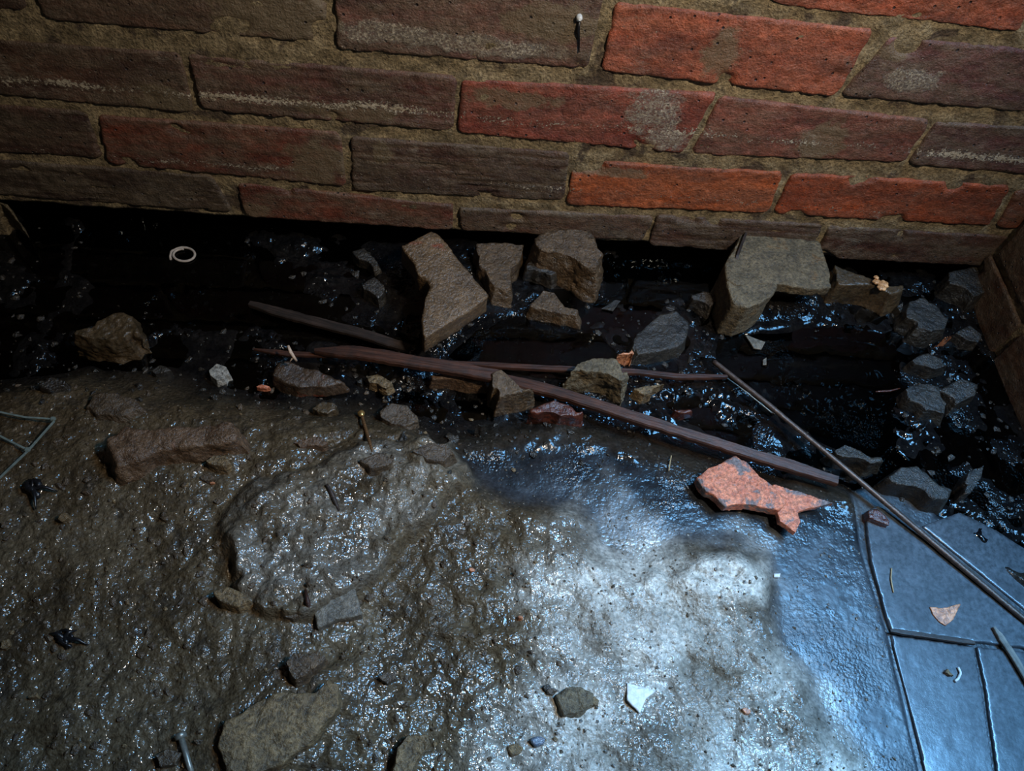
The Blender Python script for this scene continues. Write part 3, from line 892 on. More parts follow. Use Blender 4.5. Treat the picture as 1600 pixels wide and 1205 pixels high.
S('stone_chunk', [(822, 480), (846, 450), (866, 455), (884, 482), (912, 500), (908, 516), (866, 506), (826, 494)], 0.018,
  'small brown peaked stone half sunk in the black pool', 'stone', M['browngrey'], seed=11)
S('stone_chunk', [(820, 412), (835, 402), (868, 418), (880, 440), (862, 452), (835, 445), (818, 432)], 0.020,
  'black wet stone under the hollow side of the large angular stone', 'stone', M['darkwet'], seed=12, amp=0.002)
S('mortar_lump', [(878, 592), (898, 566), (930, 555), (966, 560), (975, 582), (979, 618), (970, 638), (944, 622), (906, 609), (882, 603)], 0.040,
  'crumbly grey-yellow mortar lump lying against the long wooden strip', 'mortar', M['concrete'], seed=13, amp=0.003, jag=0.002, zb=0.0)
S('brick_fragment', [(765, 584), (781, 578), (800, 592), (832, 620), (840, 630), (832, 640), (770, 653), (766, 620)], 0.036,
  'grey wedge fragment with a pointed top leaning on the wooden strip', 'brick', M['browngrey'], seed=14, tilt=(0, 0.25), amp=0.0012)
S('brick_fragment', [(823, 642), (850, 628), (866, 624), (890, 631), (903, 645), (916, 662), (910, 673), (868, 675), (838, 664)], 0.028,
  'wet red-brown brick piece below the long wooden strip', 'brick', M['redwet'], seed=15, amp=0.002)
S('stone_chip', [(983, 612), (1008, 603), (1042, 598), (1020, 610), (1015, 630), (998, 634), (985, 626)], 0.016,
  'small ochre chip with a pointed tail right of the mortar lump', 'stone', M['yellow'], seed=16, jit=0.6)
# terracotta shard pair
t1 = S('terracotta_shard', [(1089, 746), (1106, 732), (1149, 713), (1168, 722), (1188, 745), (1205, 757), (1231, 784), (1218, 797), (1160, 788), (1134, 792), (1120, 777), (1104, 768)], 0.034,
       'large bright terracotta shard with a stained top on blue-black silt', 'terracotta shard', M['terracotta'], mode='top', thick=0.012, tilt=(0.03, 0.0), amp=0.0012, seed=17, jit=1.4, voxel=0.0011)
S('terracotta_shard', [(1207, 756), (1225, 761), (1262, 773), (1305, 786), (1262, 795), (1248, 800), (1251, 815), (1244, 833), (1219, 815), (1213, 797)], 0.031,
  'forked fishtail terracotta shard at the right end of the bright shard', 'terracotta shard', M['terracotta'], mode='top', thick=0.007, amp=0.0009, seed=18, jit=1.0, voxel=0.0010)
S('brick_chip', [(1355, 797), (1370, 795), (1386, 806), (1382, 833), (1366, 828), (1356, 822)], 0.013,
  'small square brick chip beside the thin steel rod', 'brick', M['redwet'], seed=19, jit=0.5)
S('brick_flake', [(1453, 948), (1470, 950), (1490, 946), (1502, 943), (1496, 955), (1490, 968), (1478, 978), (1468, 972), (1458, 960)], 0.0080,
  'thin orange brick flake crushed flat on the slate', 'brick', M['orange'], mode='top', thick=0.0022, seed=20, amp=0.0003, jit=1.5)
S('brick_fragment', [(420, 588), (432, 566), (448, 562), (478, 573), (520, 586), (547, 600), (550, 612), (524, 620), (470, 623), (440, 616), (430, 603)], 0.046,
  'long pointed brown-red brick fragment on the edge of the mud', 'brick', M['brownred'], zb=0.005, seed=21, rel=0.016, tilt=(-0.05, 0.1), amp=0.0018)
S('stone_chunk', [(568, 584), (590, 580), (603, 589), (616, 598), (621, 612), (608, 623), (590, 613), (573, 607)], 0.033,
  'rough ochre stone just right of the pointed brown-red fragment', 'stone', M['yellow'], zb=0.005, seed=22, rel=0.014, jag=0.002)
S('brick_fragment', [(668, 584), (700, 583), (766, 592), (764, 616), (720, 613), (674, 602)], 0.020,
  'flat brown brick slip tucked below the wooden strip', 'brick', M['mudbrick'], seed=23)
S('stone_chunk', [(112, 514), (143, 508), (148, 500), (180, 487), (213, 489), (220, 515), (230, 533), (224, 562), (190, 568), (150, 566), (118, 556)], 0.052,
  'olive-brown angular stone alone at the left bank of the pool', 'stone', M['olive'], seed=24, rel=0.034, amp=0.003, jag=0.002)
S('pebble', [(324, 578), (338, 567), (354, 572), (363, 588), (357, 605), (340, 608), (327, 596)], 0.040,
  'pale pebble blotched with black on the edge of the mud', 'stone', M['white'], zb=0.005, seed=25, rel=0.011, amp=0.0009)
S('stone_chunk', [(-30, 310), (15, 318), (24, 335), (27, 352), (14, 367), (-30, 368)], 0.040,
  'grey-olive rough stone cut by the left edge, by the wall foot', 'stone', M['concrete'], seed=26)
S('concrete_block', [(1133, 412), (1148, 385), (1161, 361), (1188, 356), (1202, 363), (1244, 370), (1280, 377), (1291, 404), (1301, 450), (1262, 451), (1218, 444), (1176, 443), (1150, 446), (1136, 436)], 0.056,
  'large grey concrete block at the wall foot with an undercut front', 'block', M['concrete'], mode='top', thick=0.014, amp=0.0018, seed=27, jit=1.0)
blk_ = bpy.data.objects['concrete_block']
def part_of(o, par):
    o.parent = par; o.location = o.location - par.location
    for k_ in ('label', 'category', 'group'):
        if k_ in o: del o[k_]
    return o


part_of(S('broken_leg', [(1133, 413), (1148, 386), (1163, 364), (1195, 400), (1215, 446), (1207, 462), (1190, 474), (1168, 482), (1146, 474), (1136, 446)], 0.0545, None, None, M['concrete'], mode='top', thick=0.053, amp=0.0018, seed=127, jit=1.0), blk_)
part_of(S('undercut_shade', [(1180, 400), (1286, 392), (1292, 430), (1200, 432)], 0.044, None, None, M['darkwet'], mode='top', thick=0.044, amp=0.0018, seed=128, jit=1.0), blk_)  # black body filling the undercut, the recess's shade put into its colour
S('stone_chunk', [(1298, 412), (1345, 428), (1398, 452), (1408, 472), (1404, 488), (1378, 496), (1340, 470), (1304, 458)], 0.034,
  'long brown slab stone running right from the concrete block', 'stone', M['olive'], seed=28)
S('stone_chunk', [(1418, 468), (1445, 462), (1470, 480), (1482, 505), (1470, 538), (1440, 545), (1410, 536), (1408, 505)], 0.024,
  'charcoal stone, uppermost of the row right of the black pool', 'stone', M['charcoal'], seed=29, amp=0.002)
S('stone_chunk', [(1480, 424), (1528, 414), (1540, 440), (1532, 482), (1502, 494), (1478, 468)], 0.026,
  'dark block-like stone beside the brick standing at the right', 'stone', M['charcoal'], seed=30)
S('stone_chunk', [(1422, 562), (1450, 552), (1474, 560), (1476, 585), (1450, 594), (1424, 586)], 0.018,
  'small charcoal stone, middle of the row right of the black pool', 'stone', M['charcoal'], seed=31)
S('stone_chunk', [(1412, 606), (1440, 596), (1470, 602), (1475, 640), (1470, 668), (1430, 660), (1416, 640)], 0.018,
  'charcoal stone with a straight lower edge, lowest of the row right of the black pool', 'stone', M['charcoal'], seed=32)
S('stone_chunk', [(1298, 702), (1318, 691), (1345, 702), (1368, 722), (1374, 742), (1346, 746), (1316, 726)], 0.024,
  'small grey-black stone just past the steel rod', 'stone', M['charcoal'], seed=33, amp=0.002)
S('stone_chunk', [(1382, 744), (1404, 726), (1432, 724), (1452, 740), (1482, 784), (1466, 806), (1436, 802), (1410, 772)], 0.026,
  'rounded grey-black stone slab right of the steel rod', 'stone', M['charcoal'], seed=34, amp=0.0014)
S('stone_chunk', [(1484, 790), (1496, 762), (1520, 732), (1540, 724), (1536, 744), (1512, 770), (1494, 792)], 0.020,
  'narrow dark stone standing beside the rounded grey-black slab', 'stone', M['darkwet'], seed=35)
S('stone_chunk', [(1078, 462), (1100, 454), (1122, 458), (1123, 482), (1104, 500), (1086, 488)], 0.018,
  'small black stone left of the concrete block', 'stone', M['darkwet'], seed=36)
S('brick_fragment', [(968, 560), (990, 520), (1030, 488), (1060, 482), (1080, 500), (1076, 540), (1062, 560), (1010, 572), (980, 578)], 0.015,
  'sunken dark brick end with a thin orange edge behind the mortar lump', 'brick', M['charcoal'], seed=37)
S('brick_chip', [(958, 562), (975, 564), (988, 545), (992, 552), (982, 572), (962, 572)], 0.024,
  'tiny orange brick sliver at the corner of the mortar lump', 'brick', M['orange'], zb=0.0, seed=38, jit=0.3)
S('stone_chunk', [(563, 445), (585, 430), (602, 448), (605, 478), (594, 488), (574, 472)], 0.018,
  'smooth dark oval stone in the black silt left of the half brick', 'stone', M['darkwet'], seed=39, amp=0.0008)
S('stone_chunk', [(548, 392), (568, 386), (590, 410), (600, 432), (588, 436), (566, 416)], 0.014,
  'narrow dark stone above the smooth oval stone', 'stone', M['charcoal'], seed=40)
# stones in the mud bank
S('embedded_brick', [(154, 712), (158, 684), (190, 662), (236, 668), (300, 662), (371, 654), (384, 676), (388, 694), (340, 706), (287, 724), (230, 748), (189, 765), (172, 768)], 0.060,
  'whole mud-caked brick bedded in the earth at the left', 'brick', M['mudbrick'], zb=0.018, seed=41, rel=0.026, amp=0.0036, freq=40)
S('stone_chunk', [(128, 640), (142, 614), (180, 612), (216, 622), (236, 648), (200, 664), (148, 664)], 0.044,
  'flat muddy stone just above the bedded brick', 'stone', M['mudstone'], zb=0.01, seed=42, rel=0.01, amp=0.002)
S('pebble', [(320, 720), (334, 711), (352, 713), (363, 726), (358, 742), (338, 740), (324, 734)], 0.052,
  'rounded tan pebble touching the lower side of the bedded brick', 'stone', M['yellow'], zb=0.02, seed=43, rel=0.012)
S('stone_chunk', [(590, 642), (612, 628), (636, 632), (654, 650), (660, 668), (640, 680), (604, 674), (592, 660)], 0.040,
  'mud-covered stone right of the screw', 'stone', M['mudstone'], zb=0.01, seed=44, rel=0.012, amp=0.002)
S('stone_chunk', [(486, 640), (504, 626), (526, 630), (530, 646), (516, 660), (496, 656)], 0.046,
  'small olive stone below the pointed brown-red fragment', 'stone', M['olive'], zb=0.015, seed=45, rel=0.012)
S('stone_chunk', [(455, 692), (470, 684), (500, 682), (516, 692), (510, 706), (484, 704), (464, 708)], 0.044,
  'flat pinkish-brown stone chip left of the screw', 'stone', M['mudbrick'], zb=0.015, seed=46, rel=0.007)
S('flat_stone', [(482, 920), (500, 906), (544, 905), (556, 922), (566, 960), (530, 967), (496, 982), (488, 950)], 0.052,
  'flat square grey stone bedded in the lower edge of the big mud mound', 'stone', M['greystone'], mode='top', thick=0.022, seed=47, rel=0.006, amp=0.001, jit=1)
S('stone_chunk', [(444, 1034), (458, 1018), (478, 1024), (498, 1014), (511, 1026), (500, 1050), (480, 1070), (462, 1080), (448, 1062)], 0.062,
  'heart-shaped brown stone above the large flat slab of rock', 'stone', M['browngrey'], zb=0.02, seed=48, rel=0.016, amp=0.002)
S('rock_slab', [(338, 1168), (352, 1124), (398, 1094), (440, 1078), (490, 1080), (512, 1060), (530, 1068), (530, 1104), (505, 1135), (486, 1160), (440, 1196), (400, 1210), (352, 1205)], 0.056,
  'large yellow-grey rock slab near the bottom left', 'rock', M['yellow'], mode='top', thick=0.030, seed=49, rel=0.014, amp=0.003, freq=30)
S('stone_chunk', [(618, 1166), (636, 1146), (668, 1143), (674, 1158), (660, 1184), (640, 1225), (606, 1225)], 0.044,
  'ochre stone cut by the bottom edge right of the rock slab', 'stone', M['yellow'], zb=0.01, seed=50, rel=0.014, amp=0.002)
S('stone_chunk', [(588, 1058), (600, 1048), (621, 1050), (622, 1064), (606, 1077), (594, 1070)], 0.040,
  'small dull grey stone right of the heart-shaped stone', 'stone', M['mudstone'], zb=0.01, seed=51, rel=0.008)
S('stone_chunk', [(866, 1086), (896, 1070), (930, 1082), (930, 1104), (902, 1122), (872, 1128)], 0.030,
  'low round stone under pale slurry in the lower middle', 'stone', M['concrete'], zb=0.0, seed=52, rel=0.007, amp=0.002)
S('pebble', [(922, 1092), (930, 1087), (938, 1094), (936, 1106), (926, 1107)], 0.038, 'tiny cream pebble on the edge of the low round stone', 'stone', M['yellow'], zb=0.01, seed=53, rel=0.004, jit=0)
S('pebble', [(792, 1168), (806, 1162), (818, 1168), (814, 1180), (798, 1184)], 0.034, 'flat cream pebble left of the blue-grey pebble', 'stone', M['yellow'], zb=0.01, seed=54, rel=0.003, jit=0)
S('pebble', [(828, 1156), (842, 1150), (854, 1154), (850, 1166), (834, 1170)], 0.034, 'blue-grey pebble at the bottom middle', 'stone', M['bluestone'], zb=0.01, seed=55, rel=0.004, jit=0)
S('pebble', [(848, 1072), (856, 1069), (862, 1074), (858, 1082), (850, 1082)], 0.032, 'small dark pebble up-left of the low round stone', 'stone', M['charcoal'], zb=0.01, seed=56, rel=0.004, jit=0)
S('pebble', [(2, 1002), (14, 998), (20, 1010), (12, 1020), (2, 1018)], 0.05, 'ochre pebble at the left edge of the mud', 'stone', M['yellow'], zb=0.02, seed=57, rel=0.005, jit=0)
S('pebble', [(40, 1086), (60, 1080), (64, 1092), (44, 1096)], 0.05, 'flat tan pebble near the lower left corner', 'stone', M['yellow'], zb=0.02, seed=58, rel=0.004, jit=0)
S('pebble', [(92, 806), (104, 802), (110, 812), (100, 820), (92, 816)], 0.05, 'small tan pebble below the black knotted strip', 'stone', M['yellow'], zb=0.02, seed=59, rel=0.005, jit=0)
S('pebble', [(312, 744), (328, 738), (338, 748), (326, 758), (312, 754)], 0.050, 'small grey-brown pebble below the tan pebble', 'stone', M['mudstone'], zb=0.02, seed=60, rel=0.005, jit=0)
S('pebble', [(742, 666), (758, 664), (762, 678), (750, 686), (740, 680)], 0.024, 'black pebble in the silt left of the wet red-brown piece', 'stone', M['darkwet'], zb=0.0, seed=61, jit=0)
S('pebble', [(1052, 640), (1074, 642), (1080, 652), (1062, 658), (1050, 650)], 0.014, 'small red-brown chip above the long wooden strip', 'brick', M['redwet'], zb=0.0, seed=62, jit=0)
for i, (pl, z_, m_, lab) in enumerate((
        ([(60, 600), (80, 588), (104, 594), (110, 610), (84, 622), (62, 614)], .010, 'darkwet', 'black clod on the left bank below the olive-brown stone'),
        ([(232, 580), (250, 570), (270, 578), (266, 592), (244, 596)], .009, 'charcoal', 'dark clod between the olive-brown stone and the pale pebble'),
        ([(640, 705), (668, 690), (700, 692), (716, 712), (700, 734), (660, 730)], .010, 'mudstone', 'muddy stone on the right shoulder of the big mud mound'),
        ([(560, 720), (590, 706), (618, 716), (612, 738), (576, 744)], .009, 'mudstone', 'muddy stone on top of the big mud mound'),
        ([(330, 925), (352, 914), (382, 926), (400, 944), (376, 958), (344, 948)], .008, 'yellow', 'ochre clod at the lower left foot of the big mud mound'),
        ([(440, 958), (460, 952), (472, 964), (460, 974), (444, 970)], .006, 'mudstone', 'small round clod left of the square grey stone'),
        ([(556, 600), (566, 590), (566, 606)], .006, 'charcoal', 'tiny dark chip between the pointed fragment and the rough ochre stone'),
        ([(398, 604), (410, 600), (424, 606), (418, 612), (404, 611)], .006, 'terracotta', 'small orange and white chip left of the pointed brown-red fragment'),
        ([(240, 1180), (262, 1168), (286, 1176), (280, 1200), (250, 1204)], .006, 'mudstone', 'muddy clod at the bottom edge left of the nail'),
        ([(1400, 478), (1412, 470), (1410, 500), (1398, 500)], .012, 'darkwet', 'narrow black chip between the long brown slab and the charcoal stone'),
        ([(1462, 610), (1500, 590), (1530, 600), (1520, 630), (1480, 650)], .014, 'darkwet', 'black wet lump right of the charcoal stone row'),
        ([(1490, 520), (1516, 506), (1536, 524), (1520, 550), (1496, 546)], .014, 'darkwet', 'black wet lump near the return wall'),
        ([(1470, 530), (1476, 528), (1480, 536), (1474, 540)], .020, 'orange', 'tiny orange crumb in the black lumps at the right'))):
    g0_ = PG(sum(p[0] for p in pl) / len(pl), sum(p[1] for p in pl) / len(pl)).z
    S('clod' if m_ != 'orange' and m_ != 'terracotta' else 'brick_chip', pl, 0.01, lab, 'stone' if m_ not in ('orange', 'terracotta') else 'brick', M[m_], rel=z_, seed=140 + i, amp=0.0012, jit=1.0)
for i, (pl, lab) in enumerate((([(1164, 522), (1178, 528), (1196, 534), (1190, 546), (1178, 544)], 'pale forked scrap at the left end of the right-hand pool'),
                               ([(940, 482), (962, 468), (970, 470), (958, 486)], 'pale four-sided scrap in the black silt right of the peaked stone'),
                               ([(1192, 562), (1198, 558), (1198, 570), (1192, 570)], 'tiny pale flake floating near the upper end of the steel rod'))):
    S('pale_scrap', pl, 0.0032, lab, 'scrap', M['charcoal'] if i == 1 else M['greystone'], mode='top', thick=0.002, seed=170 + i, amp=0.0003, jit=0.4)
pp = resample([P(1368, 612, 0.003), P(1390, 611, 0.0035), P(1406, 607, 0.004)], 8)
tag(link('twig', tube_mesh('twig', [p - pp[0] for p in pp], [0.0006, 0.001, 0.0012, 0.0012, 0.0012, 0.001, 0.0009, 0.0006], M['redwet'], 6), pp[0]), 'short reddish twig floating at the right end of the pool', 'twig')
for i, (a, b, s_, lab) in enumerate(((738, 892, 5, 'tiny red brick crumb in the middle of the mud'), (812, 966, 5, 'thin red crumb by the dark crack in the slurry'),
                                     (1166, 1112, 8, 'pink brick crumb in the pale slurry at the lower right'), (332, 756, 5, 'tiny orange crumb under the bedded brick'))):
    g = PG(a, b); S('brick_crumb', [(a - s_, b - s_ * .6), (a, b - s_), (a + s_, b - s_ * .3), (a + s_ * .7, b + s_ * .8), (a - s_ * .6, b + s_)], g.z + 0.003, lab, 'brick', M['orange'], zb=g.z - 0.002, seed=70 + i, jit=0)
# white flakes
for i, (pl, lab) in enumerate((([(980, 1066), (994, 1076), (1012, 1074), (1026, 1080), (1010, 1092), (1000, 1115), (980, 1094)], 'white three-cornered paint flake in the pale slurry'),
                               ([(1209, 896), (1220, 896), (1219, 902), (1210, 902)], 'tiny white flake on the blue-black silt'))):
    z = PG(pl[0][0] + 8, pl[0][1] + 8).z + 0.0035
    S('paint_flake', pl, z, lab, 'flake', M['chip'], mode='top', thick=0.0022, seed=80 + i, amp=0.0003, jit=0.4)

# ================================================================== SLATES AT THE LOWER RIGHT
S('slate', [(1352, 800), (1372, 790), (1420, 815), (1600, 968), (1680, 1050), (1600, 1012), (1522, 1003), (1392, 984), (1362, 880)], 0.0066,
  'dark blue-grey slate between the steel rod and the short dark stick', 'slate', M['slate'], mode='top', thick=0.009, amp=0.0003, freq=20, seed=90, jit=0.6, voxel=0.0016)
S('slate', [(1392, 992), (1522, 1009), (1536, 1080), (1562, 1260), (1458, 1260), (1440, 1180)], 0.0048,
  'dark blue-grey slate at the bottom edge, left one of two', 'slate', M['slate'], mode='top', thick=0.0070, amp=0.0003, freq=20, seed=91, jit=0.6, voxel=0.0016)
S('slate', [(1526, 1010), (1600, 1018), (1720, 1090), (1720, 1260), (1566, 1260), (1541, 1080)], 0.0052,
  'dark blue-grey slate in the bottom right corner', 'slate', M['slate'], mode='top', thick=0.0074, amp=0.0003, freq=20, seed=92, jit=0.6, voxel=0.0016)
S('slate', [(1440, 822), (1500, 800), (1560, 830), (1760, 960), (1760, 1080), (1640, 985)], 0.0040,
  'blackish slate beyond the steel rod at the right edge', 'slate', M['slate'], mode='top', thick=0.0075, amp=0.0004, freq=20, seed=93, jit=0.6, voxel=0.0016)

# ================================================================== WOOD, ROD, FIXINGS
lath('wood_strip', [(492, 549, 0.030), (560, 551, 0.033), (650, 566, 0.034), (720, 577, 0.034), (782, 590, 0.033)], 0.0125, 0.006, M['wood'],
     'reddish split wooden strip, upper left one, passing under the half brick', 'wood', 1, (0.25, 1.0), roll=0.15)
lath('wood_strip', [(396, 546, 0.022), (450, 553, 0.023), (545, 556, 0.024), (600, 560, 0.024)], 0.0052, 0.003, M['wood'],
     'thin pointed splinter of wood left of the reddish split strip', 'wood', 2, (0.2, 0.4))
lath('wood_strip', [(720, 577, 0.022), (800, 596, 0.024), (880, 616, 0.026), (980, 649, 0.028), (1100, 687, 0.028), (1308, 752, 0.024)], 0.0112, 0.006, M['wood'],
     'longest dark wooden strip, running down right to the steel rod', 'wood', 3, (0.6, 0.85), roll=0.15)
lath('wood_strip', [(690, 566, 0.014), (800, 573, 0.016), (900, 578, 0.018), (1000, 582, 0.018), (1060, 589, 0.017), (1136, 589, 0.016)], 0.0060, 0.004, M['wood'],
     'narrow lath behind the mortar lump', 'wood', 4, (0.4, 0.6))
lath('wood_strip', [(390, 475, 0.006), (470, 497, 0.007), (560, 520, 0.008), (640, 545, 0.010)], 0.0105, 0.005, M['darkwood'],
     'black-stained lath lying in the pool left of the half brick', 'wood', 5, (0.5, 0.8))
lath('wood_splinter', [(1170, 352, 0.060), (1152, 400, 0.058), (1124, 505, 0.010)], 0.0030, 0.002, M['darkwood'],
     'thin dark splinter leaning on the left face of the concrete block', 'wood', 6, (0.4, 0.6))
lath('wood_stick', [(1390, 986, 0.0088), (1450, 994, 0.0088), (1522, 1005, 0.0088)], 0.0046, 0.0035, M['darkwood'],
     'short dark stick lying along the joint of the slates', 'wood', 7, (0.5, 0.7))
lath('wood_stick', [(1552, 980, 0.0088), (1580, 1020, 0.0088), (1625, 1095, 0.0088)], 0.0062, 0.003, M['greywood'],
     'pale grey stick at the right edge on the slate', 'wood', 8, (0.4, 0.8))
pp = resample([P(1115, 565, 0.016), P(1200, 632, 0.020), P(1320, 732, 0.020), P(1450, 842, 0.012), P(1600, 968, 0.0095), P(1700, 1052, 0.0095)], 90)
rr2 = np.random.RandomState(2)
me = tube_mesh('steel_rod', [p - pp[0] for p in pp], list(0.0026 + 0.0003 * rr2.rand(90)), M['steel'], 10)
tag(link('steel_rod', me, pp[0]), 'long thin rusty steel rod crossing the slates at the right', 'rod')
pp = resample([P(1124, 582, 0.004), P(1165, 612, 0.005), P(1206, 645, 0.004)], 20)
me = tube_mesh('water_glint', [p - pp[0] for p in pp], 0.0007, M['zinc'], 6)  # pale metal tube standing in for a bright reflection at the water's edge
tag(link('water_glint', me, pp[0]), 'thin bright water-edge reflection, modelled as a line along the upper end of the steel rod', 'water_glint')


def empty(name, loc):
    o = bpy.data.objects.new(name, None); COL.objects.link(o); o.location = loc; o.empty_display_size = 0.01
    return o


# yellow screw
a = PG(564, 645, 0.006); b = PG(582, 707, 0.0015)
sc_ = tag(empty('screw', a), 'yellow countersunk wood screw lying on the mud', 'screw')
d = b - a; L = d.length
me = tube_mesh('screw_head', [(0, 0, 0), d * 0.03, d * 0.10], [0.0034, 0.0034, 0.0016], M['brass'], 14)
link('screw_head', me, (0, 0, 0), sc_)
rad = []; ps = []
nn = 120
for i in range(nn):
    f = 0.09 + 0.91 * i / (nn - 1)
    ps.append(d * f)
    th = 0.00045 * (0.5 + 0.5 * math.sin(f * 2 * math.pi * 22)) if f > 0.15 else 0
    rad.append((0.0013 + th) * (1 if f < 0.9 else max(0.08, (1 - f) / 0.1)))
me = tube_mesh('screw_shank', ps, rad, M['brassdark'], 10)
link('screw_shank', me, (0, 0, 0), sc_)
# nail at the bottom
a = PG(281, 1146, 0.004); b = PG(304, 1225, 0.002); d = b - a
nl = tag(empty('nail', a), 'grey-green flat-headed nail at the bottom left edge', 'nail')
link('nail_head', tube_mesh('nail_head', [(0, 0, 0), d * 0.03, d * 0.10, d * 0.12], [0.0036, 0.0042, 0.0040, 0.0022], M['zinc'], 12), (0, 0, 0), nl)
link('nail_shank', tube_mesh('nail_shank', [d * 0.1, d * 0.5, d * 1.0], [0.0022, 0.0021, 0.0020], M['zinc'], 10), (0, 0, 0), nl)


def tie(px, label, headat):
    pts = resample([PG(a_, b_, 0.004 + k * 0.001) for k, (a_, b_) in enumerate(px)], 24)
    # even out the height
    zs = np.convolve(np.pad([p.z for p in pts], 4, 'edge'), np.ones(9) / 9, 'valid')
    mx_ = max(p.z for p in pts)
    for p, z in zip(pts, zs): p.z = float(max(z, mx_ - 0.002)) + 0.001
    hp = pts[-1] if headat else pts[0]
    r = tag(empty('cable_tie', hp), label, 'cable tie', 'clear cable ties at the left edge')
    vs = []; fs = []
    for i, p in enumerate(pts):
        dd = (pts[min(i + 1, 23)] - pts[max(i - 1, 0)]).normalized(); s_ = Vector((0, 0, 1)).cross(dd).normalized()
        q = p - hp
        for (u_, v_) in ((-1, -1), (1, -1), (1, 1), (-1, 1)):
            vs.append(tuple(q + s_ * u_ * 0.0008 + Vector((0, 0, v_ * 0.0005))))
        if i < 23:
            for k in range(4):
                A_ = i * 4 + k; B_ = i * 4 + (k + 1) % 4
                fs.append((A_, B_, B_ + 4, A_ + 4))
    fs += [(3, 2, 1, 0), (92, 93, 94, 95)]
    me = bpy.data.meshes.new('strap'); me.from_pydata(vs, [], fs); me.materials.append(M['nylon']); me.update()
    link('strap', me, (0, 0, 0), r)
    bm = bmesh.new(); bmesh.ops.create_cube(bm, size=1); bmesh.ops.scale(bm, vec=(0.0040, 0.0036, 0.0030), verts=bm.verts)
    bmesh.ops.bevel(bm, geom=bm.edges[:], offset=0.0006, segments=2, affect='EDGES')
    me = bpy.data.meshes.new('tie_head'); bm.to_mesh(me); bm.free(); me.materials.append(M['nylon'])
    link('tie_head', me, (0, 0, 0.0005), r)
    return r


tie([(-40, 640), (0, 645), (40, 653), (84, 656)], 'clear cable tie reaching in level from the left edge, topmost of three', 1)
tie([(-20, 764), (0, 748), (44, 706), (88, 662)], 'clear cable tie slanting down to the left edge, longest of three', 0)
tie([(-40, 664), (0, 682), (44, 704)], 'short clear cable tie meeting the slanting one in its middle', 1)

# curled pale cord in the pool
cp = []
for i in range(46):
    t = i / 45
    ang = math.radians(200 - 470 * t)
    rx = 19 - 3.5 * t; ry = 12 - 3.0 * t
    cp.append(P(287 + rx * math.cos(ang) * (1.12 if i < 6 else 1), 398 - ry * math.sin(ang) + (3 if i < 4 else 0), 0.0012 + 0.001 * t))
me = tube_mesh('curled_cord', [p - cp[0] for p in cp], 0.0013, M['cord'], 8)
tag(link('curled_cord', me, cp[0]), 'pale curled cord floating in the left pool', 'cord')
# pale twig by the brown-red fragment
tg = empty('pale_root', P(456, 562, 0.040)); tag(tg, 'little pale forked root standing on the pointed brown-red fragment', 'root')
o0 = tg.location
q = [P(450, 540, 0.050), P(454, 550, 0.047), P(459, 558, 0.043), P(463, 564, 0.038)]
link('root_stem', tube_mesh('root_stem', [p - o0 for p in q], [0.0012, 0.0018, 0.0016, 0.0012], M['root'], 8), (0, 0, 0), tg)
q = [P(459, 557, 0.043), P(456, 561, 0.041), P(453, 565, 0.039)]
link('root_fork', tube_mesh('root_fork', [p - o0 for p in q], [0.0010, 0.0008, 0.0006], M['root'], 6), (0, 0, 0), tg)


# black knotted strips
def knot(c, label, arms, seed, r0=0.0022, base=0.006):
    g = PG(c[0], c[1], base); o = tag(empty('black_tape', g), label, 'tape')
    pts = []
    rr_ = random.Random(seed)
    for i in range(40):
        t = i / 39 * 4 * math.pi
        pts.append(Vector((0.0055 * math.cos(t) + rr_.uniform(-1, 1) * 0.001, 0.006 * math.sin(t * 0.75) + rr_.uniform(-1, 1) * 0.001, 0.002 * math.sin(t * 1.7))))
    link('tape_knot', tube_mesh('tape_knot', pts, r0, M['black'], 7), (0, 0, 0), o)
    for (ax, ay) in arms:
        e = PG(ax, ay, 0.003) - g
        m_ = e * 0.5 + Vector((rr_.uniform(-1, 1) * 0.002, 0.001, 0.003))
        link('tape_end', tube_mesh('tape_end', resample([Vector((0, 0, 0)), m_, e], 8), [0.0022, 0.0022, 0.002, 0.0017, 0.0014, 0.0011, 0.0008, 0.0005], M['black'], 6), (0, 0, 0), o)


knot((50, 762), 'black knotted strip of tape with three loose ends at the left', [(90, 768), (56, 796), (64, 750)], 5)
knot((100, 998), 'black frayed tape scrap lower left in the mud', [(78, 990), (138, 1008), (120, 985), (105, 1015)], 6, 0.0012, 0.004)

# orange fungus on the slab stone
for i in range(1):
    g = P(1376, 444, 0.040)
    o = tag(empty('bracket_fungus', g), 'small pale orange fungus on the brown slab stone', 'fungus')
    for k, (dx, dy, r) in enumerate(((-0.003, 0.004, 0.0048), (0.003, 0.000, 0.0062), (-0.001, -0.006, 0.0052), (-0.004, 0.008, 0.003))):
        bm = bmesh.new(); bmesh.ops.create_icosphere(bm, subdivisions=3, radius=1)
        for v in bm.verts:
            n_ = 1 + 0.18 * math.sin(v.co.x * 5 + k) * math.cos(v.co.y * 6 + k)
            v.co = Vector((v.co.x * r * n_, v.co.y * r * 0.85 * n_, v.co.z * r * 0.4))
        me = bpy.data.meshes.new('fungus_lobe'); bm.to_mesh(me); bm.free(); me.materials.append(M['fungus'])
        for p in me.polygons: p.use_smooth = True
        link('fungus_lobe', me, (dx, dy, 0.001 * k - 0.001), o)

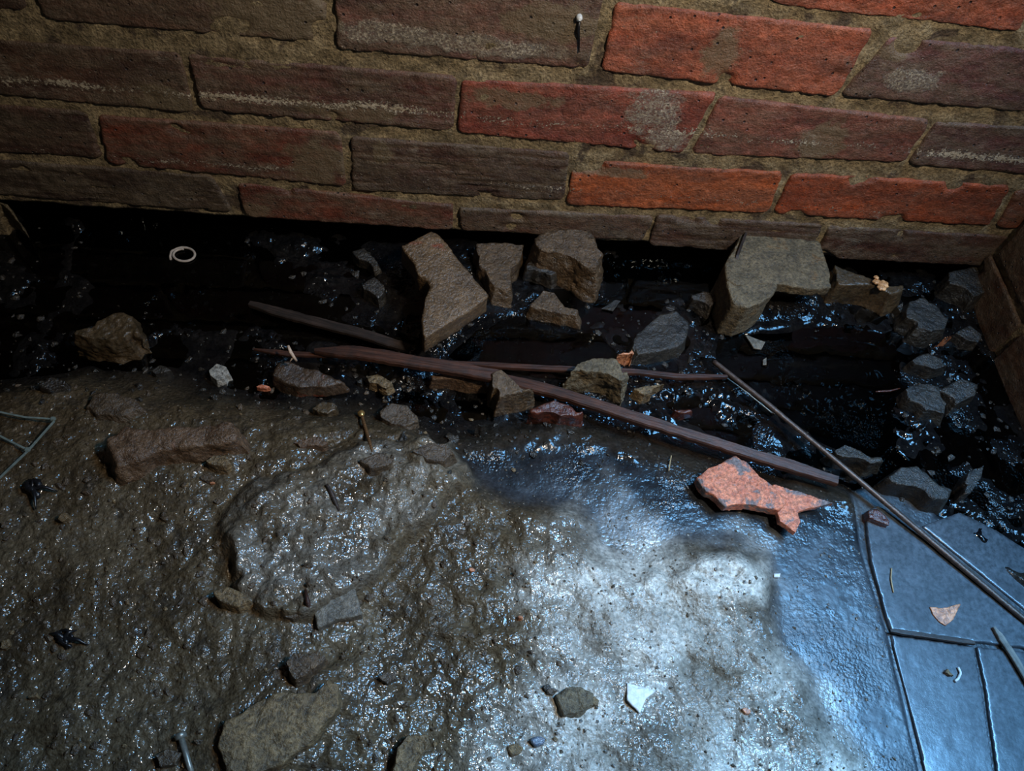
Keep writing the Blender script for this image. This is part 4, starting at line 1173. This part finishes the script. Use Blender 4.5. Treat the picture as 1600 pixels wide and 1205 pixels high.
# pale worm-like scrap and grain on the slate
pp = resample([P(1497, 1043, 0.0060), P(1501, 1052, 0.0064), P(1497, 1061, 0.0062), P(1492, 1065, 0.0060)], 12)
tag(link('paper_scrap', tube_mesh('paper_scrap', [p - pp[0] for p in pp], 0.0012, M['chip'], 6), pp[0]), 'tiny pale curved scrap on the bottom slate', 'scrap')
S('pebble', [(1477, 1050), (1481, 1044), (1487, 1052), (1488, 1060), (1478, 1060)], 0.009, 'tiny pale pebble beside the curved scrap on the bottom slate', 'stone', M['yellow'], zb=0.002, seed=95, jit=0)
pp = resample([P(1393, 888, 0.0074), P(1392, 905, 0.0080), P(1396, 926, 0.0074)], 8)
tag(link('straw', tube_mesh('straw', [p - pp[0] for p in pp], 0.0006, M['straw'], 5), pp[0]), 'short dry straw on the upper slate', 'straw')
pp = resample([PG(1049, 712, 0.004), PG(1047, 722, 0.003), PG(1045, 736, 0.003)], 8)
tag(link('straw', tube_mesh('straw', [p - pp[0] for p in pp], 0.0006, M['straw'], 5), pp[0]), 'short dry straw in the black silt above the bright shard', 'straw')
# dark twig pressed into the mound, brown twig beside the square stone
pp = [PG(510, 757, 0.002), PG(520, 775, 0.0025), PG(530, 798, 0.001)]
tag(link('twig', tube_mesh('twig', [p - pp[0] for p in pp], [0.0012, 0.0022, 0.0008], M['darkwood'], 6), pp[0]), 'dark twig pressed into the top of the mud mound', 'twig')
pp = [PG(477, 922, 0.003), PG(481, 942, 0.004), PG(487, 966, 0.002)]
tag(link('twig', tube_mesh('twig', [p - pp[0] for p in pp], [0.0010, 0.0020, 0.0010], M['wood'], 6), pp[0]), 'brown twig along the left side of the square grey stone', 'twig')

# ================================================================== GRIT (beyond counting)
rg = np.random.RandomState(12)
ico = bmesh.new(); bmesh.ops.create_icosphere(ico, subdivisions=1, radius=1)
iv = np.array([v.co[:] for v in ico.verts]); fi = np.array([[v.index for v in f.verts] for f in ico.faces]); ico.free()


def grit(name, n, region, smin, smax, mat, label, seed):
    r = np.random.RandomState(seed); V_ = []; F_ = []; k = 0; tries = 0
    while k < n and tries < n * 12:
        tries += 1
        u_, v_ = r.uniform(-60, 1660), r.uniform(330, 1260)
        if not region(u_, v_, r): continue
        p = PG(u_, v_)
        if p.y > YW - 0.004: continue
        s = smin * (smax / smin) ** (r.rand() ** 2.2)
        a = r.uniform(0, 6.28)
        w_ = iv * (1 + 0.35 * r.normal(size=(len(iv), 1)).clip(-1, 1)) * np.array([1, 0.75, 0.55]) * s
        w_ = np.stack([w_[:, 0] * math.cos(a) - w_[:, 1] * math.sin(a), w_[:, 0] * math.sin(a) + w_[:, 1] * math.cos(a), w_[:, 2]], 1)
        V_.append(w_ + np.array([p.x, p.y, p.z + s * 0.2])); F_.append(fi + k * len(iv)); k += 1
    me = mesh_np(name, np.concatenate(V_), np.concatenate(F_), mat, False)
    return tag(link(name, me), label, 'grit', None, 'stuff')


def in_mud(u_, v_, r):
    return v_ > 600 and u_ < 900 - max(0, 800 - v_) * 0.9 and (u_ > 0 or True) and r.rand() < (0.9 if u_ < 700 else 0.4)


def in_trench(u_, v_, r):
    return (v_ < 640 and u_ < 700) or (v_ < 720 and 640 < u_ < 1100) or (u_ > 1390 and v_ < 800) or (u_ > 600 and u_ < 1300 and v_ < 740 and r.rand() < 0.5)


def in_pale(u_, v_, r):
    return u_ > 700 and v_ > 720 and u_ < 1400


grit('mud_grit', 900, in_mud, 0.0009, 0.0042, M['mudstone'], 'fine brown grit scattered over the mud', 31)
grit('pale_grit', 260, in_mud, 0.0007, 0.0026, M['yellow'], 'fine tan grains scattered over the mud', 32)
grit('silt_grit', 1500, in_trench, 0.0010, 0.0050, M['darkwet'], 'black wet grit and crumbs in the trench', 33)
grit('slurry_grit', 1600, in_pale, 0.0006, 0.0019, M['wetgrain'], 'grey grains scattered in the pale slurry', 34)
